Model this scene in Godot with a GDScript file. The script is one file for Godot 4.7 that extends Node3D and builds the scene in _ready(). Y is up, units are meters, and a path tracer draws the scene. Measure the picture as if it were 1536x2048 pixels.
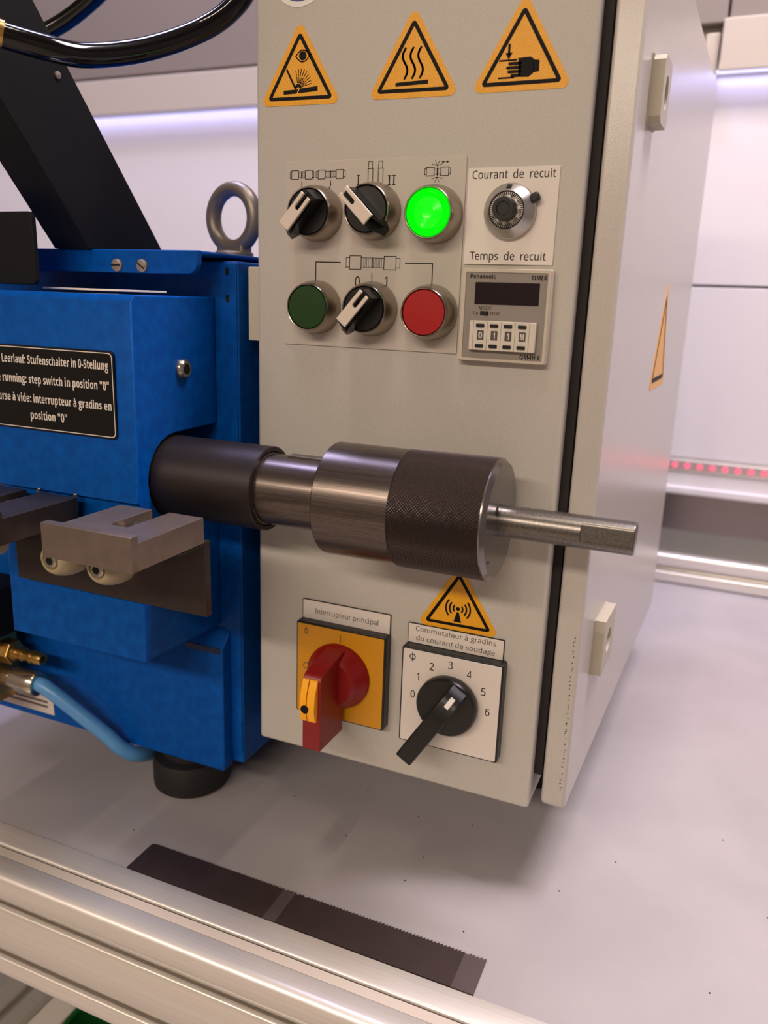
extends Node3D

const U := 0.001            # all measures below are millimetres
const FRONT := Basis(Vector3(1, 0, 0), Vector3(0, 1, 0), Vector3(0, 0, 1))
const ALONG_X := Basis(Vector3(0, 0, -1), Vector3(0, 1, 0), Vector3(1, 0, 0))   # profile is (-z, y)
const ALONG_Y := Basis(Vector3(1, 0, 0), Vector3(0, 0, -1), Vector3(0, 1, 0))   # profile is (x, -z)

const WARM := Color(1.0, 0.93, 0.86)

var M := {}
var sans: SystemFont
var sans_bold: SystemFont
var serif: SystemFont


class MB:
	var v := PackedVector3Array()
	var n := PackedVector3Array()
	var xf := Transform3D.IDENTITY

	func tri(a: Vector3, b: Vector3, c: Vector3, na: Vector3, nb: Vector3, nc: Vector3) -> void:
		v.append(xf * a); v.append(xf * c); v.append(xf * b)
		n.append((xf.basis * na).normalized()); n.append((xf.basis * nc).normalized()); n.append((xf.basis * nb).normalized())

	func flat(a: Vector3, b: Vector3, c: Vector3) -> void:
		var m := (b - a).cross(c - a).normalized()
		tri(a, b, c, m, m, m)

	func quad(a: Vector3, b: Vector3, c: Vector3, d: Vector3) -> void:
		var m := (c - a).cross(d - b).normalized()
		tri(a, b, c, m, m, m); tri(a, c, d, m, m, m)

	static func ccw(p: PackedVector2Array) -> PackedVector2Array:
		var s := 0.0
		for i in p.size():
			s += p[i].cross(p[(i + 1) % p.size()])
		var q := p.duplicate()
		if s < 0.0:
			q.reverse()
		return q

	# an outline pushed out along z from z0 to z1, with rounded rims of b1 at z1 and b0 at z0
	func prism(poly: PackedVector2Array, z0: float, z1: float, b1 := 0.0, b0 := 0.0, steps := 2) -> void:
		var p := ccw(poly)
		var k := p.size()
		var en: Array[Vector2] = []
		for i in k:
			var e := (p[(i + 1) % k] - p[i]).normalized()
			en.append(Vector2(e.y, -e.x))
		var miter: Array[Vector2] = []
		for i in k:
			var a: Vector2 = en[(i + k - 1) % k]
			var b: Vector2 = en[i]
			miter.append((a + b) / maxf(0.25, 1.0 + a.dot(b)))
		var rings := []          # [inset, z, angle]
		if b0 > 0.0:
			for s in steps + 1:
				var t := PI / 2 * (1.0 - float(s) / steps)
				rings.append([b0 * (1.0 - cos(t)), z0 + b0 * (1.0 - sin(t)), -t])
		else:
			rings.append([0.0, z0, 0.0])
		if b1 > 0.0:
			for s in steps + 1:
				var t := PI / 2 * float(s) / steps
				rings.append([b1 * (1.0 - cos(t)), z1 - b1 * (1.0 - sin(t)), t])
		else:
			rings.append([0.0, z1, 0.0])
		for r in rings.size() - 1:
			var r0: Array = rings[r]
			var r1: Array = rings[r + 1]
			for i in k:
				var j := (i + 1) % k
				var ni: Vector2 = en[i]
				var nj: Vector2 = en[i]
				if en[i].dot(en[(i + k - 1) % k]) > 0.7:
					ni = (en[i] + en[(i + k - 1) % k]).normalized()
				if en[i].dot(en[j]) > 0.7:
					nj = (en[i] + en[j]).normalized()
				var a: Vector2 = p[i] - miter[i] * r0[0]
				var b: Vector2 = p[j] - miter[j] * r0[0]
				var c: Vector2 = p[j] - miter[j] * r1[0]
				var d: Vector2 = p[i] - miter[i] * r1[0]
				var A := Vector3(a.x, a.y, r0[1])
				var B := Vector3(b.x, b.y, r0[1])
				var C := Vector3(c.x, c.y, r1[1])
				var D := Vector3(d.x, d.y, r1[1])
				var c0 := cos(r0[2])
				var s0 := sin(r0[2])
				var c1 := cos(r1[2])
				var s1 := sin(r1[2])
				var nA := Vector3(ni.x * c0, ni.y * c0, s0)
				var nB := Vector3(nj.x * c0, nj.y * c0, s0)
				var nC := Vector3(nj.x * c1, nj.y * c1, s1)
				var nD := Vector3(ni.x * c1, ni.y * c1, s1)
				tri(A, B, C, nA, nB, nC)
				tri(A, C, D, nA, nC, nD)
		for side in 2:
			var inset: float = b1 if side else b0
			var z := z1 if side else z0
			var q := PackedVector2Array()
			for i in k:
				q.append(p[i] - miter[i] * inset)
			var up := Vector3(0, 0, 1 if side else -1)
			var id := Geometry2D.triangulate_polygon(q)
			for i in range(0, id.size(), 3):
				var a := q[id[i]]
				var b := q[id[i + 1]]
				var c := q[id[i + 2]]
				if ((b - a).cross(c - a) < 0.0) == (side == 1):
					var w := b
					b = c
					c = w
				tri(Vector3(a.x, a.y, z), Vector3(b.x, b.y, z), Vector3(c.x, c.y, z), up, up, up)

	func box(x0: float, x1: float, y0: float, y1: float, z0: float, z1: float, b := 0.0) -> void:
		if b > 0.0:
			prism(MB.rrect(x0, x1, y0, y1, b * 1.3, 2), z0, z1, b, b, 2)
		else:
			prism(PackedVector2Array([Vector2(x0, y0), Vector2(x1, y0), Vector2(x1, y1), Vector2(x0, y1)]), z0, z1)

	# profile points (radius, height) turned about local z
	func lathe(prof: Array, segs := 48, from := 0.0, to := TAU) -> void:
		var k := prof.size()
		var dn: Array[Vector2] = []
		for i in k - 1:
			var d: Vector2 = (prof[i + 1] - prof[i]).normalized()
			dn.append(Vector2(d.y, -d.x))
		for i in k - 1:
			var n0 := dn[i]
			var n1 := dn[i]
			if i > 0 and dn[i].dot(dn[i - 1]) > 0.8:
				n0 = (dn[i] + dn[i - 1]).normalized()
			if i < k - 2 and dn[i].dot(dn[i + 1]) > 0.8:
				n1 = (dn[i] + dn[i + 1]).normalized()
			var p0: Vector2 = prof[i]
			var p1: Vector2 = prof[i + 1]
			for s in segs:
				var t0 := from + (to - from) * s / segs
				var t1 := from + (to - from) * (s + 1) / segs
				var u0 := Vector3(cos(t0), sin(t0), 0)
				var u1 := Vector3(cos(t1), sin(t1), 0)
				var z := Vector3(0, 0, 1)
				var a := u0 * p0.x + z * p0.y
				var b := u1 * p0.x + z * p0.y
				var c := u1 * p1.x + z * p1.y
				var d := u0 * p1.x + z * p1.y
				if p0.x > 1e-6:
					tri(a, b, c, u0 * n0.x + z * n0.y, u1 * n0.x + z * n0.y, u1 * n1.x + z * n1.y)
				if p1.x > 1e-6:
					tri(a, c, d, u0 * n0.x + z * n0.y, u1 * n1.x + z * n1.y, u0 * n1.x + z * n1.y)

	func tube(pts: PackedVector3Array, r: float, segs := 20) -> void:
		var k := pts.size()
		var side := Vector3.ZERO
		var rings := []
		for i in k:
			var d := (pts[mini(i + 1, k - 1)] - pts[maxi(i - 1, 0)]).normalized()
			if i == 0:
				side = d.cross(Vector3(0.3, 1, 0.2)).normalized()
			side = (side - d * side.dot(d)).normalized()
			rings.append([pts[i], side, d.cross(side)])
		for i in k - 1:
			for s in segs:
				var q := []
				for w in [[i, s], [i, s + 1], [i + 1, s + 1], [i + 1, s]]:
					var t: float = TAU * w[1] / segs
					var g: Array = rings[w[0]]
					var o: Vector3 = g[1] * cos(t) + g[2] * sin(t)
					q.append([g[0] + o * r, o])
				tri(q[0][0], q[1][0], q[2][0], q[0][1], q[1][1], q[2][1])
				tri(q[0][0], q[2][0], q[3][0], q[0][1], q[2][1], q[3][1])
		for e in 2:
			var g: Array = rings[(k - 1) * e]
			for s in segs:
				var a: float = TAU * s / segs
				var b: float = TAU * (s + 1) / segs
				var pa: Vector3 = g[0] + (g[1] * cos(a) + g[2] * sin(a)) * r
				var pb: Vector3 = g[0] + (g[1] * cos(b) + g[2] * sin(b)) * r
				if e:
					flat(g[0], pa, pb)
				else:
					flat(g[0], pb, pa)

	func torus(R: float, r: float, segs := 48, cs := 18, squash := 1.0) -> void:
		for i in segs:
			for j in cs:
				var q := []
				for w in [[i, j], [i + 1, j], [i + 1, j + 1], [i, j + 1]]:
					var a: float = TAU * w[0] / segs
					var b: float = TAU * w[1] / cs
					var o := Vector3(cos(a) * cos(b), sin(a) * cos(b), sin(b))
					q.append([Vector3(cos(a), sin(a), 0) * R + Vector3(o.x, o.y, o.z * squash) * r, o])
				tri(q[0][0], q[1][0], q[2][0], q[0][1], q[1][1], q[2][1])
				tri(q[0][0], q[2][0], q[3][0], q[0][1], q[2][1], q[3][1])

	# a printed line of width w through points, standing h proud of height z
	func stroke(pts: Array, w: float, z: float, h := 0.08) -> void:
		for i in pts.size() - 1:
			var a: Vector2 = pts[i]
			var b: Vector2 = pts[i + 1]
			var d := (b - a).normalized() * w / 2
			var s := Vector2(-d.y, d.x)
			prism(PackedVector2Array([a - d - s, b + d - s, b + d + s, a - d + s]), z, z + h)

	func arc(c: Vector2, r: float, a0: float, a1: float, w: float, z: float, h := 0.08, k := 14) -> void:
		var q := PackedVector2Array()
		for i in k + 1:
			var t := deg_to_rad(a0 + (a1 - a0) * i / k)
			q.append(c + Vector2(cos(t), sin(t)) * (r + w / 2))
		for i in k + 1:
			var t := deg_to_rad(a1 + (a0 - a1) * i / k)
			q.append(c + Vector2(cos(t), sin(t)) * (r - w / 2))
		if absf(a1 - a0) > 359.0:
			for i in k:
				var p := [q[i], q[i + 1], q[2 * k - i], q[2 * k + 1 - i]]
				prism(PackedVector2Array(p), z, z + h)
		else:
			prism(q, z, z + h)

	# the frame between two outlines of the same number of points
	func frame(outer: PackedVector2Array, inner: PackedVector2Array, z0: float, z1: float) -> void:
		var k := outer.size()
		for i in k:
			var j := (i + 1) % k
			prism(PackedVector2Array([outer[i], outer[j], inner[j], inner[i]]), z0, z1)

	static func rrect(x0: float, x1: float, y0: float, y1: float, r: float, k := 4) -> PackedVector2Array:
		var q := PackedVector2Array()
		for c in [[x1 - r, y0 + r, -90.0], [x1 - r, y1 - r, 0.0], [x0 + r, y1 - r, 90.0], [x0 + r, y0 + r, 180.0]]:
			for i in k + 1:
				var t := deg_to_rad(c[2] + 90.0 * i / k)
				q.append(Vector2(c[0] + cos(t) * r, c[1] + sin(t) * r))
		return q

	static func rtri(p: Array, r: float, k := 5) -> PackedVector2Array:   # a triangle with rounded corners
		var q := PackedVector2Array()
		var c := ccw(PackedVector2Array(p))
		for i in 3:
			var a: Vector2 = (c[(i + 2) % 3] - c[i]).normalized()
			var b: Vector2 = (c[(i + 1) % 3] - c[i]).normalized()
			var half := acos(clampf(a.dot(b), -1, 1)) / 2
			var m: Vector2 = c[i] + (a + b).normalized() * r / sin(half)
			var s0 := (Vector2(a.y, -a.x)).angle()
			if Vector2(a.y, -a.x).dot(b) > 0:
				s0 = (Vector2(-a.y, a.x)).angle()
			for j in k + 1:
				var t: float = s0 + (PI - 2 * half) * j / k
				q.append(m + Vector2(cos(t), sin(t)) * r)
		return q

	static func disc(c: Vector2, r: float, k := 32) -> PackedVector2Array:
		var q := PackedVector2Array()
		for i in k:
			q.append(c + Vector2(cos(TAU * i / k), sin(TAU * i / k)) * r)
		return q

	func mesh(origin: Vector3) -> ArrayMesh:
		var a := []
		a.resize(Mesh.ARRAY_MAX)
		var p := PackedVector3Array()
		p.resize(v.size())
		for i in v.size():
			p[i] = (v[i] - origin) * 0.001
		a[Mesh.ARRAY_VERTEX] = p
		a[Mesh.ARRAY_NORMAL] = n
		var m := ArrayMesh.new()
		m.add_surface_from_arrays(Mesh.PRIMITIVE_TRIANGLES, a)
		return m


# ---------------------------------------------------------------- scene helpers
func numbered(parent: Node, called: String) -> String:
	if not parent.has_node(NodePath(called)):
		return called
	var i := 1
	while parent.has_node(NodePath("%s_%03d" % [called, i])):
		i += 1
	return "%s_%03d" % [called, i]


func thing(called: String, label: String, category: String, at: Vector3, group := "") -> Node3D:
	var o := Node3D.new()
	o.name = numbered(self, called)
	add_child(o, true)
	o.position = at * U
	o.set_meta("label", label)
	o.set_meta("category", category)
	o.set_meta("origin", at)
	if group:
		o.set_meta("group", group)
	return o


func part(parent: Node, called: String, b: MB, m: Material, label := "") -> MeshInstance3D:
	var o := MeshInstance3D.new()
	o.name = numbered(parent, called)
	parent.add_child(o, true)
	var at: Vector3 = parent.get_meta("origin") if parent.has_meta("origin") else Vector3.ZERO
	o.mesh = b.mesh(at)
	o.material_override = null
	o.mesh.surface_set_material(0, m)
	o.set_meta("origin", at)
	o.cast_shadow = GeometryInstance3D.SHADOW_CASTING_SETTING_ON
	if label:
		o.set_meta("label", label)
	return o


func single(called: String, b: MB, m: Material, label: String, category: String, at: Vector3, group := "") -> MeshInstance3D:
	var o := MeshInstance3D.new()
	o.name = numbered(self, called)
	add_child(o, true)
	o.mesh = b.mesh(at)
	o.mesh.surface_set_material(0, m)
	o.position = at * U
	o.set_meta("origin", at)
	o.set_meta("label", label)
	o.set_meta("category", category)
	if group:
		o.set_meta("group", group)
	return o


func structure(called: String, b: MB, m: Material, label: String, category: String) -> MeshInstance3D:
	var o := MeshInstance3D.new()
	o.name = called
	add_child(o, true)
	o.mesh = b.mesh(Vector3.ZERO)
	o.mesh.surface_set_material(0, m)
	o.set_meta("kind", "structure")
	o.set_meta("label", label)
	o.set_meta("category", category)
	return o


# lettering from x0 to x1 on baseline y, capitals h high, on the plane z
func write(b: MB, s: String, x0: float, x1: float, y: float, h: float, z: float, font: Font = null, proud := 0.08) -> void:
	var t := TextMesh.new()
	t.font = font if font else sans
	t.font_size = 40
	t.pixel_size = 0.1
	t.depth = 1.0
	t.curve_step = 1.0
	t.text = "H"
	var ref := t.get_aabb()
	t.text = s
	var box := t.get_aabb()
	if box.size.x <= 0.0 or t.get_surface_count() == 0:
		return
	var k := Vector3((x1 - x0) / box.size.x, h / ref.size.y, proud / box.size.z)
	for f in t.get_surface_count():
		var arr := t.surface_get_arrays(f)
		var vs: PackedVector3Array = arr[Mesh.ARRAY_VERTEX]
		var ns: PackedVector3Array = arr[Mesh.ARRAY_NORMAL]
		var ix: PackedInt32Array = arr[Mesh.ARRAY_INDEX] if arr[Mesh.ARRAY_INDEX] != null else PackedInt32Array(range(vs.size()))
		for i in ix:
			var p := vs[i]
			b.v.append(b.xf * Vector3(x0 + (p.x - box.position.x) * k.x, y + (p.y - ref.position.y) * k.y, z + (p.z - box.position.z) * k.z))
			b.n.append((b.xf.basis * (ns[i] / k)).normalized())


func noise(freq: float, octaves: int, seed_: int, size := 512, type := FastNoiseLite.TYPE_SIMPLEX_SMOOTH) -> FastNoiseLite:
	var f := FastNoiseLite.new()
	f.seed = seed_
	f.noise_type = type
	f.frequency = freq
	f.fractal_octaves = octaves
	return f


func noise_tex(freq: float, octaves: int, seed_: int, lo: Color, hi: Color, size := 512) -> NoiseTexture2D:
	var t := NoiseTexture2D.new()
	t.width = size
	t.height = size
	t.seamless = true
	t.noise = noise(freq, octaves, seed_)
	var g := Gradient.new()
	g.set_color(0, lo)
	g.set_color(1, hi)
	t.color_ramp = g
	return t


func streaks(seed_: int, lo: float, hi: float, wide: int, tall: int, along_x := true) -> ImageTexture:   # brushed metal
	var im := Image.create(wide, tall, false, Image.FORMAT_RGB8)
	var rng := RandomNumberGenerator.new()
	rng.seed = seed_
	for y in tall:
		var base := rng.randf()
		var x := 0
		while x < wide:
			var run := rng.randi_range(wide / 8, wide / 2)
			var c := lerpf(lo, hi, 0.6 * base + 0.4 * rng.randf())
			im.fill_rect(Rect2i(x, y, run, 1), Color(c, c, c))
			x += run
	if not along_x:
		im.rotate_90(CLOCKWISE)
	return ImageTexture.create_from_image(im)


func mat(called: String, c: Color, rough: float, metal := 0.0, spec := 0.5) -> StandardMaterial3D:
	var m := StandardMaterial3D.new()
	m.resource_name = called
	m.albedo_color = c
	m.roughness = rough
	m.metallic = metal
	m.metallic_specular = spec
	M[called] = m
	return m


func relief(m: StandardMaterial3D, t: Texture2D, tile_mm: float, depth_mm: float) -> void:
	m.heightmap_enabled = true
	m.heightmap_texture = t
	m.heightmap_scale = depth_mm * 0.1
	m.uv1_triplanar = true
	m.uv1_scale = Vector3.ONE * 1000.0 / tile_mm


func tint(m: StandardMaterial3D, t: Texture2D, tile := Vector3.ZERO) -> void:
	m.albedo_texture = t
	m.uv1_triplanar = true
	if tile != Vector3.ZERO:
		m.uv1_scale = Vector3(1000.0 / tile.x, 1000.0 / tile.y, 1000.0 / tile.z)


func materials() -> void:
	sans = SystemFont.new()
	sans.font_names = PackedStringArray(["Droid Sans"])
	sans_bold = SystemFont.new()
	sans_bold.font_names = PackedStringArray(["Droid Sans"])
	sans_bold.font_weight = 700
	serif = SystemFont.new()
	serif.font_names = PackedStringArray(["Droid Serif"])
	var peel := noise_tex(0.035, 3, 11, Color.BLACK, Color.WHITE)
	var rough_peel := noise_tex(0.05, 4, 12, Color.BLACK, Color.WHITE)
	var speckle := noise_tex(0.02, 5, 13, Color(0.93, 0.93, 0.93), Color.WHITE)
	var smudge := noise_tex(0.006, 5, 14, Color(0.92, 0.92, 0.92), Color.WHITE)
	var patches := noise_tex(0.008, 3, 15, Color(0.78, 0.82, 0.86), Color(1, 1, 1))
	var brush := streaks(3, 0.94, 1.0, 256, 256)
	var turned := streaks(4, 0.6, 1.0, 256, 256)
	var worn := noise_tex(0.03, 5, 16, Color(0.76, 0.745, 0.73), Color.WHITE)

	var m := mat("cabinet_paint", Color(0.74, 0.722, 0.69), 0.48, 0.0, 0.4)
	m.albedo_texture = speckle
	relief(m, peel, 15.0, 0.03)
	m = mat("door_paint", Color(0.745, 0.722, 0.695), 0.26)
	m.albedo_texture = speckle
	relief(m, peel, 15.0, 0.03)
	m = mat("hinge_plastic", Color(0.70, 0.67, 0.60), 0.5)
	m = mat("gasket_rubber", Color(0.10, 0.08, 0.075), 0.8)
	m = mat("blue_paint", Color(0.0, 0.315, 0.64), 0.36, 0.0, 0.25)
	m.albedo_texture = patches
	relief(m, rough_peel, 40.0, 0.05)
	m = mat("bed_blue", Color(0.0, 0.305, 0.63), 0.42, 0.0, 0.25)
	m.albedo_texture = patches
	relief(m, rough_peel, 40.0, 0.05)
	m = mat("slot_navy", Color(0.0, 0.08, 0.24), 0.6)
	m = mat("black_plastic", Color(0.03, 0.028, 0.032), 0.35)
	m = mat("black_matte", Color(0.024, 0.027, 0.04), 0.6, 0.0, 0.35)
	m = mat("black_gloss", Color(0.012, 0.01, 0.012), 0.12)
	m = mat("white_plastic", Color(0.82, 0.77, 0.72), 0.45)
	m = mat("white_plate", Color(0.84, 0.81, 0.78), 0.4)
	m = mat("symbol_plate", Color(0.72, 0.69, 0.655), 0.4, 0.0)
	m = mat("ink", Color(0.028, 0.02, 0.018), 0.6, 0.0, 0.3)
	m = mat("ink_soft", Color(0.30, 0.27, 0.25), 0.55)
	m = mat("sign_yellow", Color(0.88, 0.62, 0.03), 0.35)
	relief(m, peel, 14.0, 0.12)
	m = mat("switch_yellow", Color(0.77, 0.53, 0.025), 0.45)
	m = mat("padlock_yellow", Color(0.95, 0.66, 0.06), 0.4)
	m = mat("switch_red", Color(0.50, 0.02, 0.018), 0.38)
	m = mat("button_red", Color(0.62, 0.03, 0.045), 0.35)
	m = mat("button_green", Color(0.07, 0.22, 0.045), 0.3)
	m = mat("lens_green", Color(0.0, 0.8, 0.05), 0.25)
	m.emission_enabled = true
	m.emission = Color(0.0, 1.0, 0.02)
	m.emission_energy_multiplier = 0.75
	m = mat("satin_chrome", Color(0.62, 0.58, 0.53), 0.28, 0.95)
	m = mat("dial_silver", Color(0.72, 0.71, 0.69), 0.3, 0.9)
	m = mat("timer_case", Color(0.74, 0.70, 0.64), 0.5)
	m = mat("timer_face", Color(0.52, 0.49, 0.46), 0.5)
	m = mat("timer_window", Color(0.07, 0.006, 0.045), 0.08)
	m = mat("wheel_white", Color(0.80, 0.77, 0.72), 0.4)
	m = mat("blued_steel", Color(0.19, 0.165, 0.165), 0.42, 0.6)
	m = mat("dark_steel", Color(0.50, 0.455, 0.43), 0.28, 0.9)
	tint(m, turned, Vector3(40, 40, 40))
	m = mat("knurled_steel", Color(0.42, 0.38, 0.36), 0.33, 0.9)
	m = mat("face_steel", Color(0.52, 0.50, 0.49), 0.24, 0.95)
	m = mat("worn_steel", Color(0.50, 0.485, 0.47), 0.3, 0.9)
	m.albedo_texture = worn
	m.uv1_triplanar = true
	m.uv1_scale = Vector3.ONE * 1000.0 / 30.0
	m = mat("ground_steel", Color(0.55, 0.495, 0.46), 0.36, 0.75)
	tint(m, smudge, Vector3(50, 50, 50))
	m = mat("burnished_steel", Color(0.26, 0.225, 0.215), 0.42, 0.7)
	tint(m, smudge, Vector3(50, 50, 50))
	m = mat("bright_steel", Color(0.75, 0.73, 0.70), 0.22, 0.95)
	m = mat("cast_zinc", Color(0.58, 0.54, 0.49), 0.4, 0.6)
	relief(m, rough_peel, 25.0, 0.06)
	m = mat("brass", Color(0.74, 0.60, 0.34), 0.25, 0.95)
	m = mat("nickel", Color(0.72, 0.69, 0.63), 0.22, 0.95)
	m = mat("cream_insulator", Color(0.60, 0.55, 0.43), 0.35)
	m = mat("blue_tube", Color(0.32, 0.56, 0.78), 0.35)
	m = mat("rubber", Color(0.055, 0.05, 0.05), 0.6)
	m = mat("anodised", Color(0.90, 0.88, 0.855), 0.36, 0.6)
	tint(m, brush, Vector3(300, 300, 300))
	m = mat("table_laminate", Color(0.655, 0.635, 0.64), 0.33, 0.0, 0.65)
	tint(m, smudge, Vector3(400, 400, 400))
	m = mat("blade_steel", Color(0.27, 0.22, 0.215), 0.5, 0.4)
	tint(m, smudge, Vector3(60, 60, 60))
	m = mat("blade_weld", Color(0.36, 0.32, 0.32), 0.5, 0.4)
	m = mat("wall_white", Color(0.845, 0.83, 0.835), 0.45)
	m = mat("valance_beige", Color(0.74, 0.70, 0.65), 0.5)
	m = mat("hood_taupe", Color(0.52, 0.48, 0.45), 0.55)
	m = mat("room_wall", Color(0.50, 0.475, 0.455), 0.8)
	m = mat("room_floor", Color(0.66, 0.62, 0.58), 0.6)
	m = mat("room_ceiling", Color(0.62, 0.58, 0.54), 0.8)
	m = mat("stainless", Color(0.50, 0.465, 0.46), 0.2, 0.9)
	m = mat("glass_grey", Color(0.46, 0.45, 0.42), 0.25)
	m = mat("bin_green", Color(0.06, 0.32, 0.13), 0.4)
	m = mat("sign_blue", Color(0.06, 0.20, 0.48), 0.4)
	m = mat("sign_white", Color(0.85, 0.83, 0.80), 0.4)
	m = mat("paper", Color(0.80, 0.76, 0.74), 0.6)
	m = mat("lamp_warm", Color(1, 0.95, 0.9), 0.4)
	m.emission_enabled = true
	m.emission = Color(1.0, 0.86, 0.72)
	m.emission_energy_multiplier = 6.0
	m = mat("lamp_cool", Color(0.9, 0.9, 1), 0.4)
	m.emission_enabled = true
	m.emission = Color(0.86, 0.85, 1.0)
	m.emission_energy_multiplier = 1.2
	m = mat("led_pink", Color(1, 0.3, 0.4), 0.4)
	m.emission_enabled = true
	m.emission = Color(1.0, 0.50, 0.60)
	m.emission_energy_multiplier = 1.05


func lamp_panel(called: String, label: String, at: Vector3, size: Vector2, energy: float, tone: Color) -> void:
	# a ceiling lamp: housing, glowing panel, and the light of the same size just under it
	var t := thing(called, label, "ceiling lamp", at, "ceiling lamps above the bench")
	var b := MB.new()
	b.xf = Transform3D(ALONG_Y, at)
	b.prism(MB.rrect(-size.x / 2 - 8, size.x / 2 + 8, -size.y / 2 - 8, size.y / 2 + 8, 4), 0, 40, 0, 2)
	part(t, "housing", b, M.white_plastic)
	b = MB.new()
	b.xf = Transform3D(ALONG_Y, at)
	b.prism(MB.rrect(-size.x / 2, size.x / 2, -size.y / 2, size.y / 2, 3), -3, 0)
	part(t, "diffuser", b, M.lamp_warm)
	var l := AreaLight3D.new()
	l.name = "lamp_light"
	t.add_child(l)
	l.position = Vector3(0, -6, 0) * U
	l.rotation.x = -PI / 2
	l.area_size = size * U
	l.light_energy = energy
	l.light_color = tone
	l.area_range = 8.0
	l.area_attenuation = 2.0
	l.shadow_enabled = true


func _ready() -> void:
	# ---- camera
	var cam := Camera3D.new()
	cam.name = "camera"
	var look := CameraAttributesPhysical.new()
	look.frustum_focal_length = 18.8303
	look.exposure_aperture = 5.2
	look.frustum_focus_distance = 0.45
	look.frustum_near = 0.02
	look.frustum_far = 20.0
	cam.attributes = look
	cam.keep_aspect = Camera3D.KEEP_HEIGHT
	cam.fov = 65.0183
	cam.near = 0.02
	cam.far = 20.0
	cam.transform = Transform3D(Basis(Vector3(0.919, 0.0338, -0.3929), Vector3(-0.131, 0.9659, -0.2232), Vector3(0.372, 0.2566, 0.8921)).orthonormalized(), Vector3(0.12798, 0.0147, 0.42849))
	add_child(cam)
	cam.current = true
	# ---- environment (a closed room: the sky does not reach it)
	var we := WorldEnvironment.new()
	we.name = "world_environment"
	var env := Environment.new()
	env.background_mode = Environment.BG_COLOR
	env.background_color = Color(0.05, 0.05, 0.05)
	env.tonemap_mode = Environment.TONE_MAPPER_LINEAR
	env.tonemap_exposure = 0.78
	env.sdfgi_enabled = true
	env.ssao_enabled = true
	env.ssil_enabled = true
	we.environment = env
	add_child(we)
	materials()
	# ---- lamps
	lamp_panel("ceiling_lamp", "long narrow warm ceiling lamp running from front to back above the cabinet", Vector3(-40, 1296, 540), Vector2(30, 500), 0.5, WARM)
	lamp_panel("ceiling_lamp", "wide warm ceiling lamp far behind the viewer", Vector3(-300, 1296, 2500), Vector2(2600, 400), 11.5, WARM)
	lamp_panel("ceiling_lamp", "broad ceiling lamp above the right rear of the bench", Vector3(460, 1296, -120), Vector2(600, 300), 3.9, Color(1.0, 0.95, 0.985))
	lamp_panel("ceiling_lamp", "cool ceiling lamp above the left rear of the bench", Vector3(-620, 1296, -300), Vector2(500, 250), 1.7, Color(0.72, 0.75, 1.0))
	room()
	bench()
	cabinet()
	welder()
	loose_things()


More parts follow.
